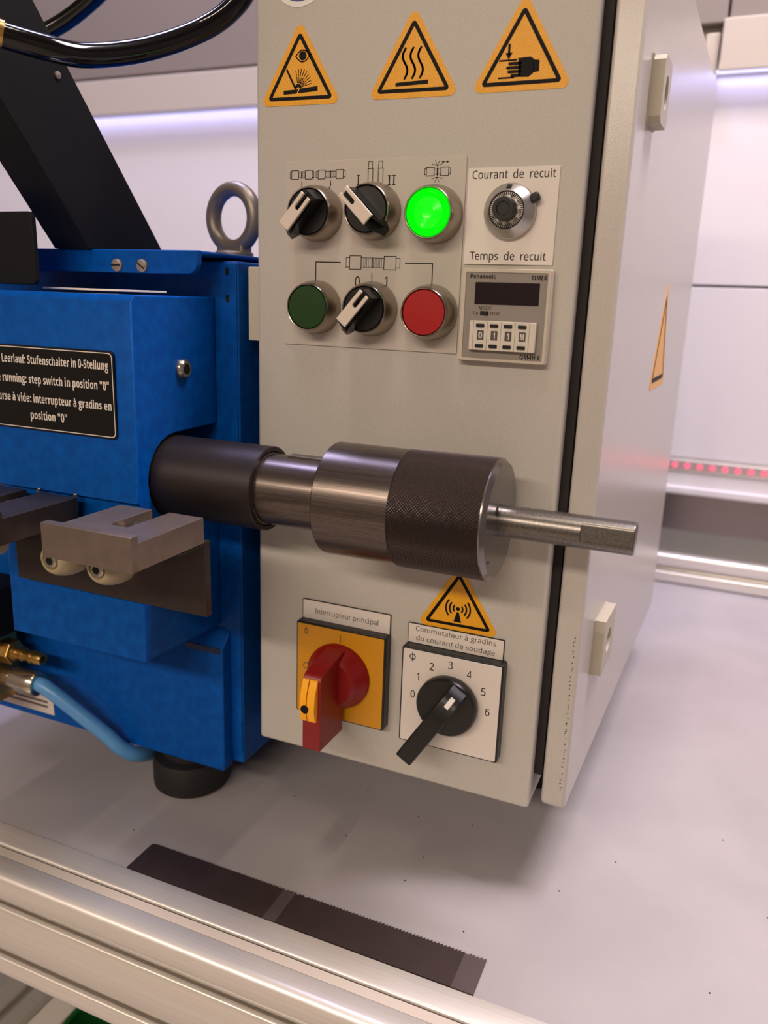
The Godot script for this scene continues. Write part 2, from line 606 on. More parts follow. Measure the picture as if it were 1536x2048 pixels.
# ---------------------------------------------------------------- room and the lit wall behind the bench
func room() -> void:
	var b := MB.new()
	b.box(-1700, 1700, -1240, -1200, -900, 3600)
	structure("floor", b, M.room_floor, "pale floor of the workshop under the bench", "floor")
	b = MB.new()
	b.box(-1700, 1700, 1300, 1340, -900, 3600)
	structure("ceiling", b, M.room_ceiling, "plain pale ceiling of the workshop above the lamps", "ceiling")
	b = MB.new()
	b.box(-1740, -1700, -1240, 1340, -900, 3600)
	structure("wall_left", b, M.room_wall, "plain brownish wall left of the bench", "wall")
	b = MB.new()
	b.box(1700, 1740, -1240, 1340, -900, 3600)
	structure("wall_right", b, M.room_wall, "plain brownish wall right of the bench", "wall")
	b = MB.new()
	b.box(-1740, 1740, -1240, 1340, 3600, 3640)
	structure("wall_front", b, M.room_wall, "plain brownish wall facing the bench", "wall")
	b = MB.new()
	b.box(-1740, 1740, -1240, 1340, -940, -720)
	var w := structure("wall_back", b, M.hood_taupe, "wall behind the bench clad with white lit panels", "wall")
	# white panels with a fine dark seam between them
	for r in [[-340, -222, "wall_panel"], [-172, 41.6, "wall_panel"], [44.4, 300, "wall_panel"]]:
		for c in [[-1690, -330], [-326, 1690]]:
			b = MB.new()
			b.box(c[0], c[1], r[0], r[1], -720, -678, 1)
			part(w, r[2], b, M.wall_white)
	b = MB.new()
	b.box(-1690, 1690, -222, -168, -720, -680)
	part(w, "wall_panel", b, M.wall_white)
	# hood panels above the valance
	for c in [[-1690, -300], [-298, 74], [76, 1690]]:
		b = MB.new()
		b.box(c[0], c[1], 330, 900, -700, -660, 2)
		part(w, "hood_panel", b, M.hood_taupe)
	b = MB.new()
	b.box(-1690, 46, 283, 326, -690, -655, 2)
	b.box(-1690, 46, 276.5, 285, -659, -655, 0.8)
	b.box(71, 1690, 280, 289, -659, -655, 0.8)
	b.box(71, 1690, 287, 334, -690, -655, 2)
	b.box(46, 71, 284, 334, -700, -677, 1)
	structure("trim_1", b, M.valance_beige, "beige valance strip along the wall above the white panels", "trim")
	b = MB.new()
	b.box(53, 69, 238, 322, -679, -664, 2)
	structure("trim_2", b, M.valance_beige, "short upright beige bracket at the valance", "trim")
	# the cool strip light hidden under the valance
	var t := thing("strip_light", "cool white strip light under the beige valance washing the wall", "strip light", Vector3(0, 283, -670))
	b = MB.new()
	b.box(-1500, 1500, 280.6, 282.8, -675, -665)
	part(t, "diffuser", b, M.lamp_cool)
	var l := AreaLight3D.new()
	l.name = "strip_lamp"
	t.add_child(l)
	l.position = Vector3(0, -5, 2) * U
	l.rotation.x = -PI / 2
	l.area_size = Vector2(3.0, 0.012)
	l.light_energy = 0.12
	l.light_color = Color(0.72, 0.72, 1.0)
	l.area_range = 6.0
	l.area_attenuation = 2.0
	l.shadow_enabled = true
	# grey upstand, polished band and ledge behind the bench's rear rail
	b = MB.new()
	b.box(-1600, 1600, -341, -268, -690, -673, 1)
	structure("trim_3", b, M.glass_grey, "grey green upstand behind the rear rail", "trim")
	b = MB.new()
	b.box(-1600, 1600, -269, -220, -690, -672.5, 1)
	structure("trim_4", b, M.stainless, "polished steel band above the grey upstand", "trim")
	b = MB.new()
	b.box(-1600, 1600, -220, -211, -700, -672, 1.5)
	structure("trim_5", b, M.wall_white, "thin white ledge above the polished band", "trim")
	# the row of pink leds
	t = thing("led_strip", "row of small pink glowing leds in a thin channel along the back wall", "led strip", Vector3(60, -180, -676))
	b = MB.new()
	b.box(60, 420, -190.0, -188.6, -681, -678, 0.4)
	b.box(60, 420, -178.5, -175.5, -681, -674, 0.5)
	part(t, "channel", b, M.anodised)
	for i in 20:
		b = MB.new()
		b.xf = Transform3D(FRONT, Vector3(78 + i * 15.4, -183.2, -681))
		b.lathe([Vector2(3.9, 0), Vector2(3.9, 2), Vector2(2.8, 3.8), Vector2(0, 4.6)], 14)
		part(t, "led", b, M.led_pink)
	l = AreaLight3D.new()
	l.name = "led_glow"
	t.add_child(l)
	l.position = Vector3(180, 0, 22) * U
	l.rotation.y = PI
	l.area_size = Vector2(0.36, 0.01)
	l.light_energy = 0.0015
	l.light_color = Color(1.0, 0.35, 0.45)
	l.area_range = 4.0
	l.area_attenuation = 2.0
	l.shadow_enabled = true


# T-slot profile: outline with grooves, in a plane (u, v); w by h, slots listed as [side, position]
func slot_outline(w: float, h: float, top: Array, front: Array) -> PackedVector2Array:
	# u to the front (0..w), v up (0..h); starts at the lower back corner, counter-clockwise
	var q := PackedVector2Array()
	var r := 5.0
	q.append(Vector2(0, 0))
	for i in 5:
		var t := deg_to_rad(-90.0 + 22.5 * i)
		q.append(Vector2(w - r + cos(t) * r, r + sin(t) * r))
	for v in front:
		q.append_array([Vector2(w, v - 5.6), Vector2(w - 0.4, v - 4.7), Vector2(w - 1.3, v - 4.1), Vector2(w - 3.0, v - 4.0), Vector2(w - 3.0, v - 8), Vector2(w - 8, v - 8), Vector2(w - 12, v - 4)])
		q.append_array([Vector2(w - 12, v + 4), Vector2(w - 8, v + 8), Vector2(w - 3.0, v + 8), Vector2(w - 3.0, v + 4.0), Vector2(w - 1.3, v + 4.1), Vector2(w - 0.4, v + 4.7), Vector2(w, v + 5.6)])
	for i in 5:
		var t := deg_to_rad(22.5 * i)
		q.append(Vector2(w - r + cos(t) * r, h - r + sin(t) * r))
	for u in top:
		q.append_array([Vector2(u + 5.6, h), Vector2(u + 4.7, h - 0.4), Vector2(u + 4.1, h - 1.3), Vector2(u + 4.0, h - 3), Vector2(u + 8, h - 3), Vector2(u + 8, h - 8), Vector2(u + 4, h - 12)])
		q.append_array([Vector2(u - 4, h - 12), Vector2(u - 8, h - 8), Vector2(u - 8, h - 3), Vector2(u - 4.0, h - 3), Vector2(u - 4.1, h - 1.3), Vector2(u - 4.7, h - 0.4), Vector2(u - 5.6, h)])
	q.append(Vector2(0, h))
	return q


func profile_x(x0: float, x1: float, y0: float, z0: float, w: float, h: float, top: Array, front: Array) -> MB:
	var b := MB.new()
	b.xf = Transform3D(ALONG_X, Vector3(0, y0, z0))
	var q := PackedVector2Array()
	for p in slot_outline(w, h, top, front):
		q.append(Vector2(-p.x, p.y))
	b.prism(q, x0, x1)
	return b


func profile_z(z0: float, z1: float, x0: float, y0: float, w: float, h: float, top: Array, side: Array) -> MB:
	var b := MB.new()
	b.xf = Transform3D(FRONT, Vector3(x0, y0, 0))
	b.prism(slot_outline(w, h, top, side), z0, z1)
	return b


func bench() -> void:
	var t := thing("workbench", "workbench with grey top edged by slotted aluminium profile rails", "workbench", Vector3(0, -1200, 100))
	var b := MB.new()
	b.box(-1100, 900, -361, -341, -662, 87.6, 0.6)
	part(t, "table_top", b, M.table_laminate, "satin grey table top")
	b = profile_x(-1100, 900, -420.4, 88, 39.4, 80, [20.0], [20.0, 60.0])
	var rail := part(t, "front_rail", b, M.anodised, "slotted aluminium front rail")
	b = MB.new()
	b.box(-1100, 900, -343.4, -341.3, 105.6, 111.9, 0.3)
	part(rail, "slot_cover", b, M.valance_beige)
	b = profile_x(-1100, 900, -341, -700, 40, 40, [20.0], [20.0])
	part(t, "rear_rail", b, M.anodised, "slotted aluminium rear rail")
	for x in [-1090.0, 850.0]:
		for z in [-640.0, 46.0]:
			b = MB.new()
			b.xf = Transform3D(ALONG_Y, Vector3(x, 0, z))
			b.prism(slot_outline(40, 40, [20.0], [20.0]), -1200, -361.2)
			part(t, "leg", b, M.anodised)
	# lower frame and shelf, seen below the front rail at the left
	b = MB.new()
	b.box(-1080, 880, -665, -645, -640, 80, 1)
	part(t, "lower_shelf", b, M.table_laminate)
	b = profile_z(-640, 80, -405, -645, 45, 45, [22.5], [22.5])
	part(t, "cross_beam", b, M.anodised)
	b = MB.new()
	b.box(-357, -331, -645, -602, -640, 80, 1)
	part(t, "grey_partition", b, M.white_plate)


# ---------------------------------------------------------------- grey control cabinet
func cabinet() -> void:
	var t := thing("control_cabinet", "light grey steel control cabinet full of switches, buttons and warning signs", "control cabinet", Vector3(-44, -341, -200))
	var b := MB.new()
	b.xf = Transform3D(ALONG_Y, Vector3.ZERO)
	b.prism(MB.rrect(-138, 50.4, 0, 400, 2.6, 4), -281.5, 206, 2.0, 2.0, 3)
	part(t, "body", b, M.cabinet_paint)
	for p in [[-120, -130], [30, -130], [-120, -380], [30, -380]]:
		b = MB.new()
		b.xf = Transform3D(ALONG_Y, Vector3(p[0], -341, p[1]))
		b.lathe([Vector2(0, 0), Vector2(16, 0), Vector2(17, 3), Vector2(14, 59.5), Vector2(0, 59.5)], 24)
		part(t, "foot", b, M.rubber)
	# rubber seal in the gap between body and door
	b = MB.new()
	b.box(50.2, 55.5, -262, 200, -385, -9, 0.5)
	part(t, "gasket", b, M.gasket_rubber, "dark rubber gasket in the door gap")
	# door on the right side, a little ajar
	b = MB.new()
	var turn := Basis(Vector3.UP, -0.0377)
	b.xf = Transform3D(turn * ALONG_X, turn * Vector3.ZERO + Vector3(70.8, 0, -6))
	var q := PackedVector2Array()
	for p in MB.rrect(0, 396, -281, 206, 5, 3):
		q.append(p)
	b.prism(q, -14.6, 0, 2.2, 2.2, 3)
	var door := part(t, "door", b, M.door_paint, "glossy grey cabinet door seen edge on")
	for h in [[106.5, 138.5, -36.0, -62.0], [-207.5, -171.5, -46.0, -84.0]]:
		var y0: float = h[0]
		var y1: float = h[1]
		var z1: float = h[2]
		var z0: float = h[3]
		var xs := 70.8 + 0.0377 * (-6 - (z0 + z1) / 2)
		b = MB.new()
		b.xf = Transform3D(turn * ALONG_X, Vector3(xs, 0, (z0 + z1) / 2))
		var hw := (z1 - z0) / 2
		var hy := (y0 + y1) / 2
		# block with an oval hole, as a frame round the hole
		var hole := PackedVector2Array()
		var rim := PackedVector2Array()
		for i in 24:
			var a := TAU * i / 24
			var d := Vector2(cos(a), sin(a))
			hole.append(Vector2(d.x * hw * 0.42, hy + d.y * 8.0))
			var k := minf((hw) / maxf(absf(d.x), 1e-4), ((y1 - y0) / 2) / maxf(absf(d.y), 1e-4))
			rim.append(Vector2(d.x * k, hy + d.y * k))
		b.frame(rim, hole, 0.8, 6.8)
		b.prism(PackedVector2Array([Vector2(-hw, y0), Vector2(hw, y0), Vector2(hw, y1), Vector2(-hw, y1)]), -0.5, 0.9)
		var hb := part(door, "hinge_block", b, M.hinge_plastic, "grey plastic hinge block with an oval hole")
	# warning triangle on the door's outer face, seen almost edge on
	b = MB.new()
	b.xf = Transform3D(turn * ALONG_X, Vector3(70.8, 0, -6))
	var tri := [Vector2(209, 36), Vector2(168, -43), Vector2(250, -43)]
	b.prism(MB.rtri(tri, 4.0), 0, 0.25)
	var ds := part(door, "warning_sign", b, M.sign_yellow, "yellow warning triangle on the door's outer face")
	b = MB.new()
	b.xf = Transform3D(turn * ALONG_X, Vector3(70.8, 0, -6))
	var outer := []
	var inner := []
	for p in tri:
		outer.append(Vector2(209, -16.7) + (p - Vector2(209, -16.7)) * 0.81)
		inner.append(Vector2(209, -16.7) + (p - Vector2(209, -16.7)) * 0.68)
	b.frame(MB.rtri(outer, 2), MB.rtri(inner, 0.3), 0.25, 0.35)
	part(door, "warning_border", b, M.ink)
	# chipped paint down the door's front edge
	var rng := RandomNumberGenerator.new()
	rng.seed = 21
	b = MB.new()
	for i in 46:
		var y := lerpf(-268, -165, float(i) / 46) + rng.randf_range(-1.5, 1.5)
		var x := 67.6 - (y + 268) * 0.004 + rng.randf_range(-0.5, 0.5)
		var w := rng.randf_range(0.25, 0.7)
		b.prism(PackedVector2Array([Vector2(x - w, y - 0.2), Vector2(x + w * 0.2, y - 0.45), Vector2(x + w, y + 0.1), Vector2(x, y + 0.4)]), -6.1, -5.97)
	var chips := part(door, "paint_chips", b, M.ink_soft)
	chips.set_meta("kind", "stuff")
	# hinge leaf on the left side of the body, peeping out behind the blue lid
	b = MB.new()
	b.xf = Transform3D(ALONG_Y, Vector3.ZERO)
	b.prism(PackedVector2Array([Vector2(-151.5, 12), Vector2(-147, 5), Vector2(-137.8, 5), Vector2(-137.8, 24), Vector2(-151.5, 24)]), -13, 30.5, 0.6, 0.6)
	part(t, "hinge_leaf", b, M.hinge_plastic, "beige hinge leaf on the cabinet's left side")

	# --- round blue sign, cut by the top of the photo
	b = MB.new()
	b.prism(MB.disc(Vector2(-110, 182.7), 18, 48), 0, 0.25)
	var s := part(t, "mandatory_sign", b, M.sign_white, "round white rimmed blue sticker at the top")
	b = MB.new()
	b.prism(MB.disc(Vector2(-110, 182.7), 15.4, 48), 0.25, 0.32)
	part(s, "blue_disc", b, M.sign_blue)

	# --- four yellow warning triangles
	warning(t, Vector2(-109.6, 156), Vector2(-133.4, 117.6), Vector2(-85.6, 117.0), "flying_sparks", "yellow warning triangle with an eye above flying sparks")
	warning(t, Vector2(-43.2, 156.6), Vector2(-67.0, 117.6), Vector2(-18.6, 117.2), "hot_surface", "yellow warning triangle with three heat waves")
	warning(t, Vector2(14.2, 157.2), Vector2(-9.6, 117.4), Vector2(38.8, 117.4), "crushed_hand", "yellow warning triangle with a crushed hand")
	warning(t, Vector2(-1.4, -136), Vector2(-25.0, -174.2), Vector2(23.4, -173.8), "radio_waves", "yellow warning triangle with radio waves, partly behind the knob")

	symbol_plate(t)
	# --- push buttons and selector switches
	var bx := [-96.6, -61.5, -26.3]
	selector(t, Vector2(bx[0], 59.5), Vector2(-98.8, 58.7), 48.6, "white topped selector switch at the plate's upper left corner")
	selector(t, Vector2(bx[1], 60.5), Vector2(-62.8, 61.4), 135.5, "white topped selector switch between the marks I and II")
	push_button(t, Vector2(bx[2], 58.6), M.lens_green, "lens", "brightly lit green push button", true)
	push_button(t, Vector2(bx[0], 8.6), M.button_green, "cap", "dark unlit green push button")
	selector(t, Vector2(bx[1], 8.8), Vector2(-63.1, 9.0), 48.8, "white topped selector switch between the marks 0 and 1")
	push_button(t, Vector2(bx[2], 8.2), M.button_red, "cap", "red push button")
	dial_plate(t)
	timer(t)
	main_switch(t)
	step_switch(t)


func warning(t: Node, apex: Vector2, left: Vector2, right: Vector2, picture: String, label: String) -> void:
	var b := MB.new()
	var mid := (apex + left + right) / 3
	var p := [mid + (apex - mid) * 1.10, mid + (left - mid) * 1.07, mid + (right - mid) * 1.07]
	b.prism(MB.rtri(p, 3.0), 0, 0.25)
	var s := part(t, "warning_sign", b, M.sign_yellow, label)
	var c := (apex + left + right) / 3
	var outer := []
	var inner := []
	for k in p:
		outer.append(c + (k - c) * 0.81)
		inner.append(c + (k - c) * 0.68)
	b = MB.new()
	b.frame(MB.rtri(outer, 1.5), MB.rtri(inner, 0.25), 0.25, 0.33)
	part(s, "black_border", b, M.ink)
	b = MB.new()
	var z := 0.25
	# local frame: origin at the centroid, unit = 1 mm
	var X := func(x: float, y: float) -> Vector2: return c + Vector2(x, y)
	match picture:
		"flying_sparks":
			c += Vector2(0.4, 1.4)
			X = func(x: float, y: float) -> Vector2: return c + Vector2(x, y)
			b.prism(PackedVector2Array([X.call(-10.6, -9.4), X.call(-2.4, -9.2), X.call(-1.4, -7.2), X.call(-10.6, -7.4)]), z, z + 0.08)
			b.prism(PackedVector2Array([X.call(-1.6, -9.2), X.call(10.6, -8.6), X.call(10.6, -6.2), X.call(-0.4, -6.8)]), z, z + 0.08)
			b.stroke([X.call(-8.4, 2.6), X.call(-3.2, -6.6)], 1.1, z)
			b.arc(X.call(-1.4, -6.6), 1.4, 0, 180, 1.6, z)
			for i in 9:
				var a := deg_to_rad(100.0 - i * 11.0)
				var d := Vector2(cos(a), sin(a))
				for r in [[2.6, 5.4], [6.2, 9.6 - absf(i - 3) * 0.3]]:
					b.stroke([X.call(-1.4, -6.4) + d * r[0], X.call(-1.4, -6.4) + d * r[1]], 0.42, z)
			for sgn in [1.0, -1.0]:
				var e := []
				for i in 9:
					var u := -1.0 + i / 4.0
					e.append(X.call(1.3 + u * 4.3, 9.2 + sgn * 2.9 * (1.0 - u * u)))
				b.stroke(e, 0.6, z)
			b.prism(MB.disc(X.call(1.3, 9.3), 2.3, 20), z, z + 0.08)
			b.stroke([X.call(5.6, 9.2), X.call(5.9, 7.6)], 0.5, z)
		"hot_surface":
			b.prism(PackedVector2Array([X.call(-9.6, -8.2), X.call(8.6, -7.8), X.call(8.6, -5.9), X.call(-9.6, -6.4)]), z, z + 0.08)
			for k in [-4.6, -0.3, 4.0]:
				var e := []
				for i in 17:
					var u := i / 16.0
					e.append(X.call(k - sin(u * TAU) * 1.4, 9.4 - u * 14.0))
				b.stroke(e, 1.1, z)
		"crushed_hand":
			c += Vector2(1.4, -3.4)
			X = func(x: float, y: float) -> Vector2: return c + Vector2(x, y)
			b.stroke([X.call(-8.2, 10.0), X.call(-8.2, 6.2)], 1.2, z)
			b.prism(PackedVector2Array([X.call(-10.0, 6.6), X.call(-6.4, 6.6), X.call(-8.2, 3.4)]), z, z + 0.08)
			b.stroke([X.call(-12.6, 3.2), X.call(-4.4, 3.2)], 0.8, z)
			b.stroke([X.call(-12.6, -4.6), X.call(-5.2, -4.6)], 0.8, z)
			b.prism(PackedVector2Array([X.call(-3.6, 3.9), X.call(2.6, 4.2), X.call(4.4, 3.2), X.call(4.6, -3.2), X.call(2.4, -4.8), X.call(-1.8, -4.6), X.call(-3.0, -3.6), X.call(-3.0, 2.2)]), z, z + 0.08)
			b.prism(PackedVector2Array([X.call(4.2, 2.8), X.call(7.4, 2.4), X.call(7.4, -2.6), X.call(4.4, -3.0)]), z, z + 0.08)
			for k in [[-8.2, 1.6], [-9.2, -0.2], [-8.4, -2.0], [-6.8, -3.8]]:
				b.prism(MB.rrect(c.x + k[0], c.x - 1.5, c.y + k[1] - 0.75, c.y + k[1] + 0.75, 0.7, 3), z, z + 0.08)
		"radio_waves":
			b.prism(PackedVector2Array([X.call(-2.4, -8.2), X.call(2.4, -8.2), X.call(0.6, -1.8), X.call(-0.6, -1.8)]), z, z + 0.08)
			b.prism(MB.disc(X.call(0, 0.2), 1.2, 16), z, z + 0.08)
			for r in [2.9, 5.2, 7.5]:
				b.arc(X.call(0, 0.2), r, -42, 42, 1.05, z)
				b.arc(X.call(0, 0.2), r, 138, 222, 1.05, z)
	part(s, "pictogram", b, M.ink)


func blade_symbol(b: MB, x0: float, x1: float, y0: float, y1: float, cl: float, cr: float, hatch: int, heavy := 0.32) -> void:
	# two clamps on a saw blade: clamps cl wide, the blade between them hatched
	var z := 0.9
	var st := (x1 - x0) * 0.07
	var a0 := x0 + st
	var a1 := a0 + cl
	var c1 := x1 - st
	var c0 := c1 - cr
	for r in [[a0, a1], [c0, c1]]:
		b.stroke([Vector2(r[0], y0), Vector2(r[1], y0), Vector2(r[1], y1), Vector2(r[0], y1), Vector2(r[0], y0)], 0.36, z)
	var t0 := y0 + (y1 - y0) * 0.12
	var t1 := y1 - (y1 - y0) * 0.14
	b.stroke([Vector2(a0, t1), Vector2(x0, t1), Vector2(x0, t0), Vector2(x0 + st * 0.5, t0 + 0.4), Vector2(a0, t0)], 0.28, z)
	b.stroke([Vector2(c1, t1), Vector2(x1, t1), Vector2(x1, t0), Vector2(x1 - st * 0.5, t0 + 0.4), Vector2(c1, t0)], 0.28, z)
	b.stroke([Vector2(a1, t1), Vector2(c0, t1)], 0.28, z)
	var teeth := []
	var k := maxi(2, int((c0 - a1) / 1.3))
	for i in k * 2 + 1:
		teeth.append(Vector2(a1 + (c0 - a1) * i / (k * 2.0), t0 + (0.5 if i % 2 else -0.15)))
	b.stroke(teeth, 0.18, z)
	b.stroke([Vector2((a1 + c0) / 2, t0), Vector2((a1 + c0) / 2, t1)], heavy, z)
	for i in hatch:
		var x := a1 + (c0 - a1) * (i + 0.5) / hatch
		b.stroke([Vector2(x, t0 + 0.4), Vector2(x, t1)], 0.16, z)


func symbol_plate(t: Node) -> void:
	var b := MB.new()
	b.prism(MB.rrect(-118.4, -10.8, -13.3, 87.5, 0.6), 0, 0.9, 0.25)
	var s := part(t, "symbol_plate", b, M.symbol_plate, "light grey plate printed with saw blade symbols")
	b = MB.new()
	blade_symbol(b, -115.1, -99.9, 78.1, 82.6, 4.3, 4.3, 6, 0.5)
	blade_symbol(b, -98.5, -80.4, 78.0, 82.5, 4.3, 4.3, 9, 0.5)
	blade_symbol(b, -33.8, -19.5, 78.1, 82.3, 4.3, 4.3, 0, 0.8)
	blade_symbol(b, -78.8, -46.0, 30.1, 37.3, 7.0, 7.2, 14, 0.4)
	var z := 0.9
	b.stroke([Vector2(-107.5, 76.9), Vector2(-107.4, 73.5)], 0.45, z)
	b.stroke([Vector2(-89.5, 77), Vector2(-89.2, 74.8), Vector2(-90.8, 72), Vector2(-92.4, 70.5)], 0.45, z)
	for x in [-65.4, -59.4]:
		b.stroke([Vector2(x - 1.2, 76), Vector2(x - 1.2, 82.6), Vector2(x + 1.6, 82.6), Vector2(x + 1.6, 76)], 0.34, z)
		b.stroke([Vector2(x - 1.2, 82.6), Vector2(x - 0.9, 86.2), Vector2(x + 1.2, 86.2), Vector2(x + 1.3, 82.6)], 0.34, z)
	write(b, "I", -73.3, -71.5, 74.5, 5.0, z, serif)
	write(b, "II", -55.0, -50.2, 74.0, 5.0, z, serif)
	# sparks and double arrow over the lit button
	for d in [[-1.2, 2.7], [1.3, 2.6], [-2.8, 0.9], [2.9, 0.9]]:
		b.stroke([Vector2(-26.9, 83), Vector2(-26.9 + d[0], 83 + d[1])], 0.24, z)
		b.stroke([Vector2(-26.8, 77.5), Vector2(-26.8 + d[0], 77.5 - d[1])], 0.24, z)
	b.stroke([Vector2(-23.8, 84.8), Vector2(-21.2, 84.8)], 0.22, z)
	b.prism(PackedVector2Array([Vector2(-24.7, 84.8), Vector2(-23.3, 84.2), Vector2(-23.3, 85.4)]), z, z + 0.08)
	b.prism(PackedVector2Array([Vector2(-20.3, 84.8), Vector2(-21.7, 84.2), Vector2(-21.7, 85.4)]), z, z + 0.08)
	# leader lines round the lower row
	b.stroke([Vector2(-82.4, 33.7), Vector2(-98, 33.7), Vector2(-97.9, 22)], 0.5, z)
	b.stroke([Vector2(-42.8, 33.8), Vector2(-26.9, 33.8), Vector2(-26.8, 22)], 0.5, z)
	b.stroke([Vector2(-62.7, 28), Vector2(-62.5, 22)], 0.45, z)
	write(b, "0", -72.9, -70.0, 20.4, 5.9, z)
	write(b, "1", -54.9, -53.2, 21.4, 5.2, z)
	part(s, "printed_symbols", b, M.ink)


func bezel_profile() -> Array:
	return [Vector2(15.1, 0.0), Vector2(15.1, 2.2), Vector2(14.9, 4.5), Vector2(14.3, 8.0), Vector2(13.6, 11.2), Vector2(13.1, 12.8), Vector2(12.7, 13.3), Vector2(12.3, 13.1), Vector2(12.1, 12.4), Vector2(12.1, 9.0), Vector2(0, 9.0)]


func push_button(t: Node, at: Vector2, m: Material, cap: String, label: String, lit := false) -> void:
	var b := MB.new()
	b.xf = Transform3D(FRONT, Vector3(at.x, at.y, 0.9))
	b.lathe(bezel_profile(), 64)
	var s := part(t, "push_button", b, M.satin_chrome, label)
	b = MB.new()
	b.xf = Transform3D(FRONT, Vector3(at.x, at.y, 0.9))
	if lit:
		var prof := [Vector2(11.9, 9.0), Vector2(11.9, 12.6)]
		for r in [11.6, 10.8, 10.2, 9.4, 8.8, 8.2, 7.4, 6.6, 5.8, 5.0, 4.2, 3.4]:
			prof.append(Vector2(r, 13.4 if r > 8 else 13.1))
			prof.append(Vector2(r - 0.3, 12.9 if r > 8 else 12.9))
		prof.append(Vector2(0, 13.0))
		b.lathe(prof, 64)
	else:
		b.lathe([Vector2(11.9, 9.0), Vector2(11.9, 12.3), Vector2(11.6, 12.7), Vector2(0, 12.9)], 64)
	part(s, cap, b, m)
	if lit:
		var l := OmniLight3D.new()
		l.name = "button_glow"
		s.add_child(l)
		l.position = (Vector3(at.x, at.y, 20) - Vector3(t.get_meta("origin"))) * U
		l.light_energy = 0.00012
		l.light_color = Color(0.1, 1.0, 0.15)
		l.light_size = 0.012
		l.omni_range = 3.0
		l.omni_attenuation = 2.0
		l.shadow_enabled = true


func selector(t: Node, at: Vector2, mid: Vector2, deg: float, label: String) -> void:
	# bezel, black cap, lever across it (pointing to deg), white top with a dark slot at the pointing end
	var b := MB.new()
	b.xf = Transform3D(FRONT, Vector3(at.x, at.y, 0.9))
	b.lathe(bezel_profile(), 64)
	var s := part(t, "selector_switch", b, M.satin_chrome, label)
	b = MB.new()
	b.xf = Transform3D(FRONT, Vector3(at.x, at.y, 0.9))
	b.lathe([Vector2(11.9, 9.0), Vector2(11.9, 12.6), Vector2(11.4, 13.2), Vector2(0, 13.4)], 64)
	var turn := Basis(Vector3(0, 0, 1), deg_to_rad(deg))
	b.xf = Transform3D(turn, Vector3(at.x, at.y, 0.9))
	# lever body: wide foot, narrow top, drawn out to a tail at the far end from the pointer
	var foot := [Vector2(-17.5, -2.2), Vector2(-13.5, -4.0), Vector2(9, -4.3), Vector2(11.2, -3.9), Vector2(11.2, 3.9), Vector2(9, 4.3), Vector2(-13.5, 4.0), Vector2(-17.5, 2.2)]
	var top := [Vector2(-15.6, -2.2), Vector2(-12.5, -3.7), Vector2(9, -3.6), Vector2(10.6, -3.5), Vector2(10.6, 3.5), Vector2(9, 3.6), Vector2(-12.5, 3.7), Vector2(-15.6, 2.2)]
	var lift := [15.5, 21.6, 23.3, 23.3, 23.3, 23.3, 21.6, 15.5]
	for i in 8:
		var j := (i + 1) % 8
		b.quad(Vector3(foot[i].x, foot[i].y, 12.6), Vector3(foot[j].x, foot[j].y, 12.6), Vector3(top[j].x, top[j].y, lift[j]), Vector3(top[i].x, top[i].y, lift[i]))
	for i in range(1, 7):
		b.flat(Vector3(top[0].x, top[0].y, lift[0]), Vector3(top[i].x, top[i].y, lift[i]), Vector3(top[i + 1].x, top[i + 1].y, lift[i + 1]))
	part(s, "lever", b, M.black_plastic)
	# white insert, U-shaped round the slot
	b = MB.new()
	b.xf = Transform3D(turn, Vector3(mid.x, mid.y, 0.9))
	var u := PackedVector2Array([Vector2(-10.4, -3.4), Vector2(10.2, -3.4), Vector2(10.4, -1.35)])
	for i in 7:
		var a := deg_to_rad(-90.0 - 30.0 * i)
		u.append(Vector2(2.4 + cos(a) * 1.35, sin(a) * 1.35))
	u.append_array([Vector2(10.4, 1.35), Vector2(10.2, 3.4), Vector2(-10.4, 3.4)])
	b.prism(u, 22.6, 24.3, 0.3)
	part(s, "white_insert", b, M.white_plastic)


